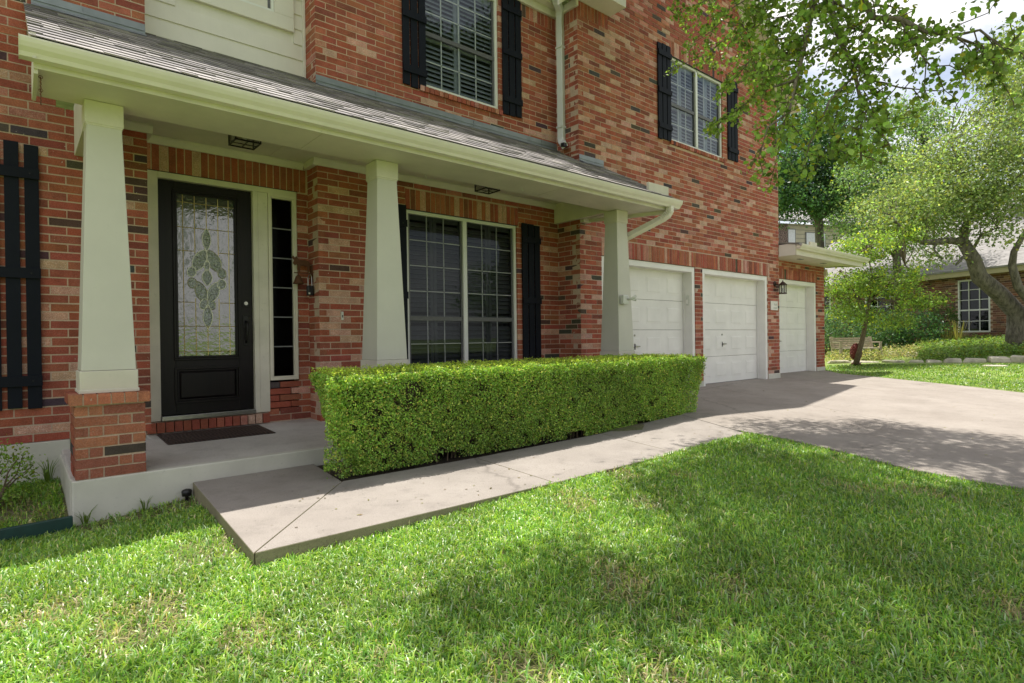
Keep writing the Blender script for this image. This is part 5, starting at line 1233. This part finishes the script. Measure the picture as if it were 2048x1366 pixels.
# bench
bn = empty('garden_bench', tuple(P(1722, 720, 17.5)), 'weathered wooden slat bench in the neighbour garden', 'bench')
bA = P(1680, 720, 17.6)[:2]; bB = P(1764, 720, 17.6)[:2]; ba = (bB-bA)/np.linalg.norm(bB-bA); bnn = np.array((ba[1], -ba[0])); bnn = bnn if bnn@CF[:2] > 0 else -bnn; bl_ = np.linalg.norm(bB-bA); bz = .17
def bb(s, n, z): q = bA+ba*s+bnn*n; return (q[0], q[1], bz+z)
def bbox(m, s0, s1, n0, n1, z0, z1, tilt=0): return m.hexa((bb(s0, n0, z0), bb(s1, n0, z0), bb(s1, n1, z0), bb(s0, n1, z0), bb(s0, n0+tilt, z1), bb(s1, n0+tilt, z1), bb(s1, n1+tilt, z1), bb(s0, n1+tilt, z1)))
for i in range(5): bbox(MB(), -.02, bl_+.02, .44+i*.018, .47+i*.018, .40+i*.062, .452+i*.062, .008).build('back_slat', 'bench_wood', bn)
for i in range(4): bbox(MB(), 0, bl_, -.02+i*.11, .075+i*.11, .36, .385).build('seat_slat', 'bench_wood', bn)
for s in (0, bl_-.07):
    bbox(MB(), s, s+.07, .42, .49, 0, .40).build('leg', 'bench_wood', bn); bbox(MB(), s, s+.07, -.03, .04, 0, .36).build('leg', 'bench_wood', bn); bbox(MB(), s, s+.07, .43, .50, .40, .73, .08).build('back_post', 'bench_wood', bn); bbox(MB(), s, s+.07, -.02, .42, .54, .575).build('armrest', 'bench_wood', bn); bbox(MB(), s, s+.06, -.02, .03, .36, .54).build('arm_post', 'bench_wood', bn)
# pine cone statue
pc = P(1712, 722, 16.5); pcz = float(gz(pc[0], pc[1]))-.03
ps = empty('pinecone_statue', (pc[0], pc[1], pcz), 'red clay pine cone sculpture on a foot in front of the bench', 'sculpture')
MB().lathe([(.13, 0), (.12, .03), (.07, .07), (.06, .13), (.11, .17)], (pc[0], pc[1], pcz), 16).build('foot', 'red_clay', ps, smooth=True)
MB().lathe([(.08, .15), (.14, .22), (.155, .34), (.135, .46), (.08, .55), (.02, .60)], (pc[0], pc[1], pcz), 16).build('core', 'red_clay', ps, smooth=True)
sc_ = MB()
for k in range(9):
    z = .19+k*.046; rr = np.interp(z, [.15, .22, .34, .46, .55, .62], [.09, .145, .16, .14, .085, .02])
    for j in range(10):
        t = 2*PI*(j+.5*(k % 2))/10; d = np.array((math.cos(t), math.sin(t), 0)); s = np.array((-d[1], d[0], 0)); c = np.array((pc[0], pc[1], pcz+z))+d*rr
        sc_.poly([c-s*.045-d*.01, c+np.array((0, 0, -.03))+d*.022, c+s*.045-d*.01, c+np.array((0, 0, .035))])
sc_.build('scales', 'red_clay', ps)
# dry-laid stone border
sb = empty('stone_border', tuple(P(1900, 730, 16)), 'low border of pale limestone blocks along the neighbour flower bed', 'border')
path = [P(u, v, d) for u, v, d in ((1655, 728, 17.2), (1700, 727, 17.0), (1760, 727, 16.8), (1815, 729, 16.4), (1850, 729, 16.2), (1885, 728, 16.0), (1925, 726, 15.8), (1975, 728, 15.5), (2020, 731, 15.3), (2060, 733, 15.0), (2110, 738, 14.6))]
path = np.array(path)
for i in range(len(path)-1):
    a, b = path[i], path[i+1]; L = np.linalg.norm((b-a)[:2]); k = max(1, int(round(L/random.uniform(.45, 1.1))))
    for j in range(k):
        p0 = a+(b-a)*(j+.03)/k; p1 = a+(b-a)*(j+.97)/k; d = unit((p1-p0)[None, :2])[0]; nn = np.array((-d[1], d[0])); h = random.uniform(.03, .11)*(1.25 if i > 4 else .45); wd2 = random.uniform(.13, .2)
        z0 = float(gz(*((p0+p1)/2)[:2]))-.05
        cs8 = []
        for zz, sh in ((z0, 1), (z0+h+.05, .86)):
            for e, sg in ((p0, -1), (p1, -1), (p1, 1), (p0, 1)):
                m_ = (p0+p1)[:2]/2; q = m_+(e[:2]-m_)*sh+nn*sg*wd2*sh+RNG.normal(0, .02, 2); cs8.append((q[0], q[1], zz+(random.uniform(-.025, .025) if zz > z0 else 0)))
        MB().hexa(cs8).build('stone', 'limestone', sb, bevel=.03)
for u, v, d, w_ in ((1848, 707, 17.6, .5), (1868, 711, 17.2, .45), (1780, 703, 18.4, .4), (1920, 702, 18.3, .6)):
    c = P(u, v, d); z0 = float(gz(c[0], c[1])); MB().hexa([(c[0]+a*.2+RNG.normal(0, .02), c[1]+b*w_+RNG.normal(0, .03), z0-.05) for a, b in ((-1, -1), (1, -1), (1, 1), (-1, 1))]+[(c[0]+a*.16, c[1]+b*w_*.9, z0+.09+RNG.normal(0, .02)) for a, b in ((-1, -1), (1, -1), (1, 1), (-1, 1))]).build('stone', 'limestone', sb, bevel=.02)
c = P(1990, 747, 14.4); st_ = MB().lathe([(.26, -.06), (.25, -.012), (.2, .0)], (c[0], c[1], float(gz(c[0], c[1]))+.0), 12).build('stepping_stone', 'limestone'); tag(st_, 'flat pale stepping stone in the far lawn strip', 'stone')

# shrubs and ground cover
def gnd(u, v, d): c = P(u, v, d); return np.array((c[0], c[1], float(gz(c[0], c[1]))))
def bush(name, u, d, rad, n, size, base, label, **k):
    c = gnd(u, 700, d); c[2] += rad[2]*.92; return shrub(name, c, rad, n, size, base, label, 'shrub', 'shrubs in the neighbour garden', hollow=.55, zmin=c[2]-rad[2]*.95, **k)
bush('garden_shrub', 1690, 20.2, (1.25, 1.1, .85), 5200, .075, (.13, .22, .13), 'bluish green bush behind the left end of the bench')
bush('garden_shrub', 1770, 20.2, (1.1, 1.0, .72), 4800, .075, (.09, .18, .08), 'dark green bush behind the right end of the bench')
bush('garden_shrub', 1830, 19.8, (.95, .9, .62), 4200, .07, (.09, .19, .09), 'deep green mounded bush right of the bench')
bush('garden_shrub', 1660, 19.4, (.6, .6, .75), 2600, .07, (.13, .22, .13), 'bluish bush at the corner of the third garage bay')
bush('garden_shrub', 1885, 20.0, (.35, .5, .75), 1500, .07, (.10, .17, .06), 'thin climbing shrub against the neighbour brick wall')
gc = RNG.uniform(0, 1, (5200, 2)); pts = []
for a, b in gc:
    q = gnd(1840+a*270, 700, 16.2+b*4.0); q[2] += RNG.uniform(.02, .24); pts.append(q)
C = clumps(np.array(pts), 4, (.07, .07, .05)); V, F, c = leaves(C, RNG.uniform(.05, .09, len(C)), leaf_cols(len(C), (.22, .32, .10), .3, .08), np.tile((0, 0, 1.0), (len(C), 1)), .8); tag(big_mesh('ground_cover', V, F, 'leaf', c), 'leafy ground cover in the bed under the oak tree', 'ground cover', None, 'stuff')
pts = []
for a, b in RNG.uniform(0, 1, (1500, 2)):
    q = gnd(1655+a*190, 700, 17.0+b*1.6); q[2] += RNG.uniform(.02, .22); pts.append(q)
C = clumps(np.array(pts), 4, (.06, .06, .06)); V, F, c = leaves(C, RNG.uniform(.03, .07, len(C)), leaf_cols(len(C), (.48, .43, .25), .3, .25, (.22, .30, .09))); tag(big_mesh('dry_plants', V, F, 'leaf', c), 'pale dry flowering plants around the bench', 'plants', None, 'stuff')
for u, d, h, lb_ in ((1893, 19.3, .75, 'clump of tall dry grass stalks left of the neighbour window'), (1915, 19.0, .95, 'clump of tall dry grass stalks under the neighbour window')):
    c0 = gnd(u, 700, d); V = []; F = []
    for i in range(34):
        t = random.uniform(0, 2*PI); l = random.uniform(.5, 1)*h; dd_ = np.array((math.cos(t), math.sin(t), 0)); s = np.array((-dd_[1], dd_[0], 0))*.011; b = c0+dd_*.05; e = b+dd_*l*random.uniform(.1, .5)+np.array((0, 0, l)); k = len(V); V += [b-s, b+s, e+s*.4, e-s*.4]; F.append((k, k+1, k+2, k+3))
    tag(big_mesh('ornamental_grass', np.array(V), np.array(F), 'grass_blade', np.tile((.30, .27, .10, 1.0), (len(V), 1))), lb_, 'grass clump', 'dry grass clumps at the neighbour wall')

# ------------------------------------------------------------------ trees
def crown_tree(name, label, trunk, tr, limbs_, lr, blobs, leaf, base, per=26, spread=.22, bark='oak_bark', yellow=.05, ycol=(.30, .30, .04), var=.25, group='trees beyond the driveway'):
    t = tree(name, tuple(trunk[0]), label, group); m = MB(); m.tube(trunk, tr, 12)
    for l, r in zip(limbs_, lr): m.tube(l, list(np.linspace(r, r*.35, len(l))), 8)
    cc = []
    for cen, rad, k in blobs: cc += list(blob_points(k, cen, rad, .30))
    cc = np.array(cc); ends = [np.array(l[-1]) for l in limbs_] or [np.array(trunk[-1])]
    ends += [np.array(l[len(l)//2]) for l in limbs_]
    tp_ = np.array(trunk, float)
    for q in cc[RNG.choice(len(cc), min(len(cc), 80 if limbs_ else 26), replace=False)]:
        e = ends[int(np.argmin([np.linalg.norm(q-k) for k in ends]))] if limbs_ else tp_[-2]+(tp_[-1]-tp_[-2])*RNG.random()
        m.tube(bend(e, q, 4, .06, .05), [.018, .013, .009, .005], 5)
    m.build('trunk', bark, t, smooth=True)
    C = clumps(cc, per, spread*np.array((1, 1, .75))); tone = np.repeat(RNG.normal(1, .30, (len(cc), 1)).clip(.45, 1.7), per, 0); c = leaf_cols(len(C), base, var, yellow, ycol); c[:, :3] *= tone
    V, F, c = leaves(C, RNG.uniform(.7, 1.3, len(C))*leaf, c); big_mesh('crown', V, F, 'leaf', c, t); return t
pp = lambda *q: [tuple(P(*k)) for k in q]
ob = gnd(2037, 690, 17.0)
oak_t = [(ob[0], ob[1], ob[2]-.1)]+pp((2035, 655, 17.0), (2033, 625, 16.95), (1997, 586, 16.9), (1959, 554, 16.85), (1947, 518, 16.8), (1927, 486, 16.8))
B = lambda u, v, d, r, k: (P(u, v, d), r, k)
crown_tree('live_oak', 'large live oak with leaning grey trunk in front of the neighbour house', oak_t, [.34, .26, .24, .225, .21, .185, .155],
   [pp((1927, 486, 16.8), (1904, 481, 16.8), (1875, 484, 16.7), (1846, 485, 16.6), (1815, 470, 16.6), (1780, 430, 16.8)), pp((1927, 486, 16.8), (1930, 455, 16.9), (1940, 430, 17.0), (1945, 395, 17.2), (1925, 340, 17.4), (1900, 280, 17.6)), pp((1940, 430, 17.0), (1975, 410, 16.8), (2010, 380, 16.5), (2060, 330, 16)),
    pp((1945, 500, 16.8), (1962, 470, 16.6), (1995, 455, 16.4)), pp((2090, 640, 16.4), (2036, 573, 16.4), (2024, 531, 16.4), (2028, 503, 16.3), (2047, 470, 16.2), (2075, 420, 16)), pp((1947, 518, 16.8), (1925, 515, 16.6), (1912, 530, 16.4)), pp((1870, 484, 16.7), (1868, 500, 16.6), (1885, 518, 16.5), (1850, 500, 16.3))],
   [.12, .12, .07, .05, .13, .07, .04],
   [B(1960, 350, 17.0, (1.7, 1.9, .95), 120), B(2020, 290, 16.4, (1.6, 1.8, .9), 110), B(1870, 400, 17.2, (1.4, 1.6, .8), 95), B(2010, 400, 16.2, (1.2, 1.4, .6), 62), B(1800, 420, 17.0, (1.1, 1.2, .75), 66), B(1900, 440, 16.9, (1.0, 1.2, .35), 34), B(2040, 180, 16.4, (1.1, 1.2, .8), 60), B(1850, 330, 17.6, (1.0, 1.2, .6), 46), B(1990, 470, 16.3, (.6, .6, .25), 12), B(2030, 110, 16.4, (.8, .9, .5), 26), B(1880, 515, 16.4, (.4, .4, .15), 8)],
   .090, (.27, .34, .16), 52, .24, yellow=.08, ycol=(.42, .42, .10))
crown_tree('cedar_elm', 'slender grey green tree standing behind the bench', [tuple(gnd(1800, 690, 22)), tuple(P(1795, 560, 22)), tuple(P(1790, 430, 22)), tuple(P(1785, 330, 22))], [.18, .15, .12, .06],
   [pp((1790, 430, 22), (1760, 380, 22), (1740, 320, 22)), pp((1790, 430, 22), (1830, 370, 21.8), (1850, 300, 21.6)), pp((1795, 520, 22), (1750, 470, 22), (1720, 430, 22))], [.07, .07, .06],
   [B(1790, 290, 22, (1.5, 1.6, 1.3), 100), B(1750, 360, 22, (1.5, 1.5, 1.1), 90), B(1830, 360, 21.8, (1.3, 1.4, 1.0), 80), B(1800, 470, 22, (1.7, 1.6, 1.0), 90), B(1730, 450, 22.4, (1.2, 1.3, .9), 60), B(1860, 250, 21.5, (.8, .8, .5), 26), B(1800, 225, 22, (.8, .8, .4), 26)],
   .105, (.20, .30, .14), 46, .28, yellow=.06)
crown_tree('dark_tree', 'dense dark green tree rising behind the third garage bay', [tuple(gnd(1640, 660, 25)), tuple(P(1640, 500, 25)), tuple(P(1635, 380, 25)), tuple(P(1630, 280, 25))], [.22, .18, .14, .06],
   [pp((1640, 450, 25), (1600, 400, 25), (1580, 330, 25)), pp((1640, 440, 25), (1680, 390, 25), (1700, 320, 25))], [.09, .09],
   [B(1600, 330, 25, (1.7, 1.7, 1.6), 130), B(1670, 320, 25, (1.6, 1.6, 1.5), 120), B(1620, 240, 25.5, (1.5, 1.5, 1.1), 80), B(1560, 380, 25.5, (1.3, 1.3, 1.2), 80), B(1690, 400, 25, (1.3, 1.3, .9), 70), B(1610, 400, 24.5, (1.6, 1.5, .6), 70)],
   .125, (.085, .17, .075), 60, .32, yellow=.02)
crown_tree('young_redbud', 'small yellow green tree with thin trunk beside the pine cone sculpture', [tuple(gnd(1712, 722, 16.3)), tuple(P(1722, 690, 16.3)), tuple(P(1733, 640, 16.3)), tuple(P(1738, 605, 16.3))], [.075, .062, .052, .045],
   [pp((1738, 605, 16.3), (1745, 560, 16.3), (1735, 500, 16.3)), pp((1738, 605, 16.3), (1775, 570, 16.2), (1810, 530, 16.2)), pp((1736, 615, 16.3), (1700, 575, 16.4), (1680, 540, 16.4)), pp((1738, 600, 16.3), (1790, 600, 16.2), (1850, 595, 16.1))], [.035, .03, .03, .025],
   [B(1730, 500, 16.3, (.75, .8, .45), 60), B(1700, 570, 16.3, (.75, .75, .40), 58), B(1780, 560, 16.3, (.75, .8, .40), 58), B(1830, 600, 16.2, (.7, .7, .22), 36), B(1770, 640, 16.2, (.9, .8, .22), 34), B(1690, 620, 16.3, (.5, .6, .22), 22), B(1800, 470, 16.5, (.6, .6, .35), 30)],
   .075, (.24, .34, .085), 40, .14, 'twig_bark', .08, (.55, .55, .06))
crown_tree('back_tree', 'pale tree top rising at the far right behind the oak', [tuple(gnd(2130, 660, 24)), tuple(P(2110, 450, 24)), tuple(P(2080, 200, 24))], [.25, .2, .1], [], [],
   [B(2040, 120, 23.5, (1.5, 1.6, 1.5), 70), B(2080, 260, 23.5, (1.8, 1.8, 1.6), 90), B(2010, 220, 23.5, (1.1, 1.1, .9), 44)], .13, (.23, .28, .09), 50, .32)
crown_tree('back_tree', 'broad green tree behind the neighbour roof', [tuple(gnd(1900, 660, 36)), tuple(P(1900, 500, 36)), tuple(P(1900, 400, 36))], [.3, .25, .15], [], [],
   [B(1880, 430, 36, (3.2, 3.2, 1.8), 80), B(1960, 440, 37, (3.0, 3.0, 1.8), 70), B(1820, 450, 37, (2.8, 2.8, 2.2), 80), B(1740, 470, 38, (3, 3, 2.2), 80)], .24, (.14, .22, .08), 50, .6)
# trees across the street behind the viewer, which the windows mirror
for i, (x, y, hh) in enumerate(((-14, -36, 9), (5.5, -34, 12), (16, -37, 11), (33, -34, 8))):
    crown_tree('street_tree', ['leafy tree across the street behind the viewer, first of four', 'leafy tree across the street behind the viewer, second of four', 'leafy tree across the street behind the viewer, third of four', 'leafy tree across the street behind the viewer, last of four'][i], [(x, y, -.3), (x, y, hh*.35), (x+.2, y, hh*.6)], [.3, .24, .15], [], [],
       [((x, y, hh*.66), (3.4, 3.2, hh*.32), 90)], .30, (.12, .19, .06), 26, .55, group='trees across the street')
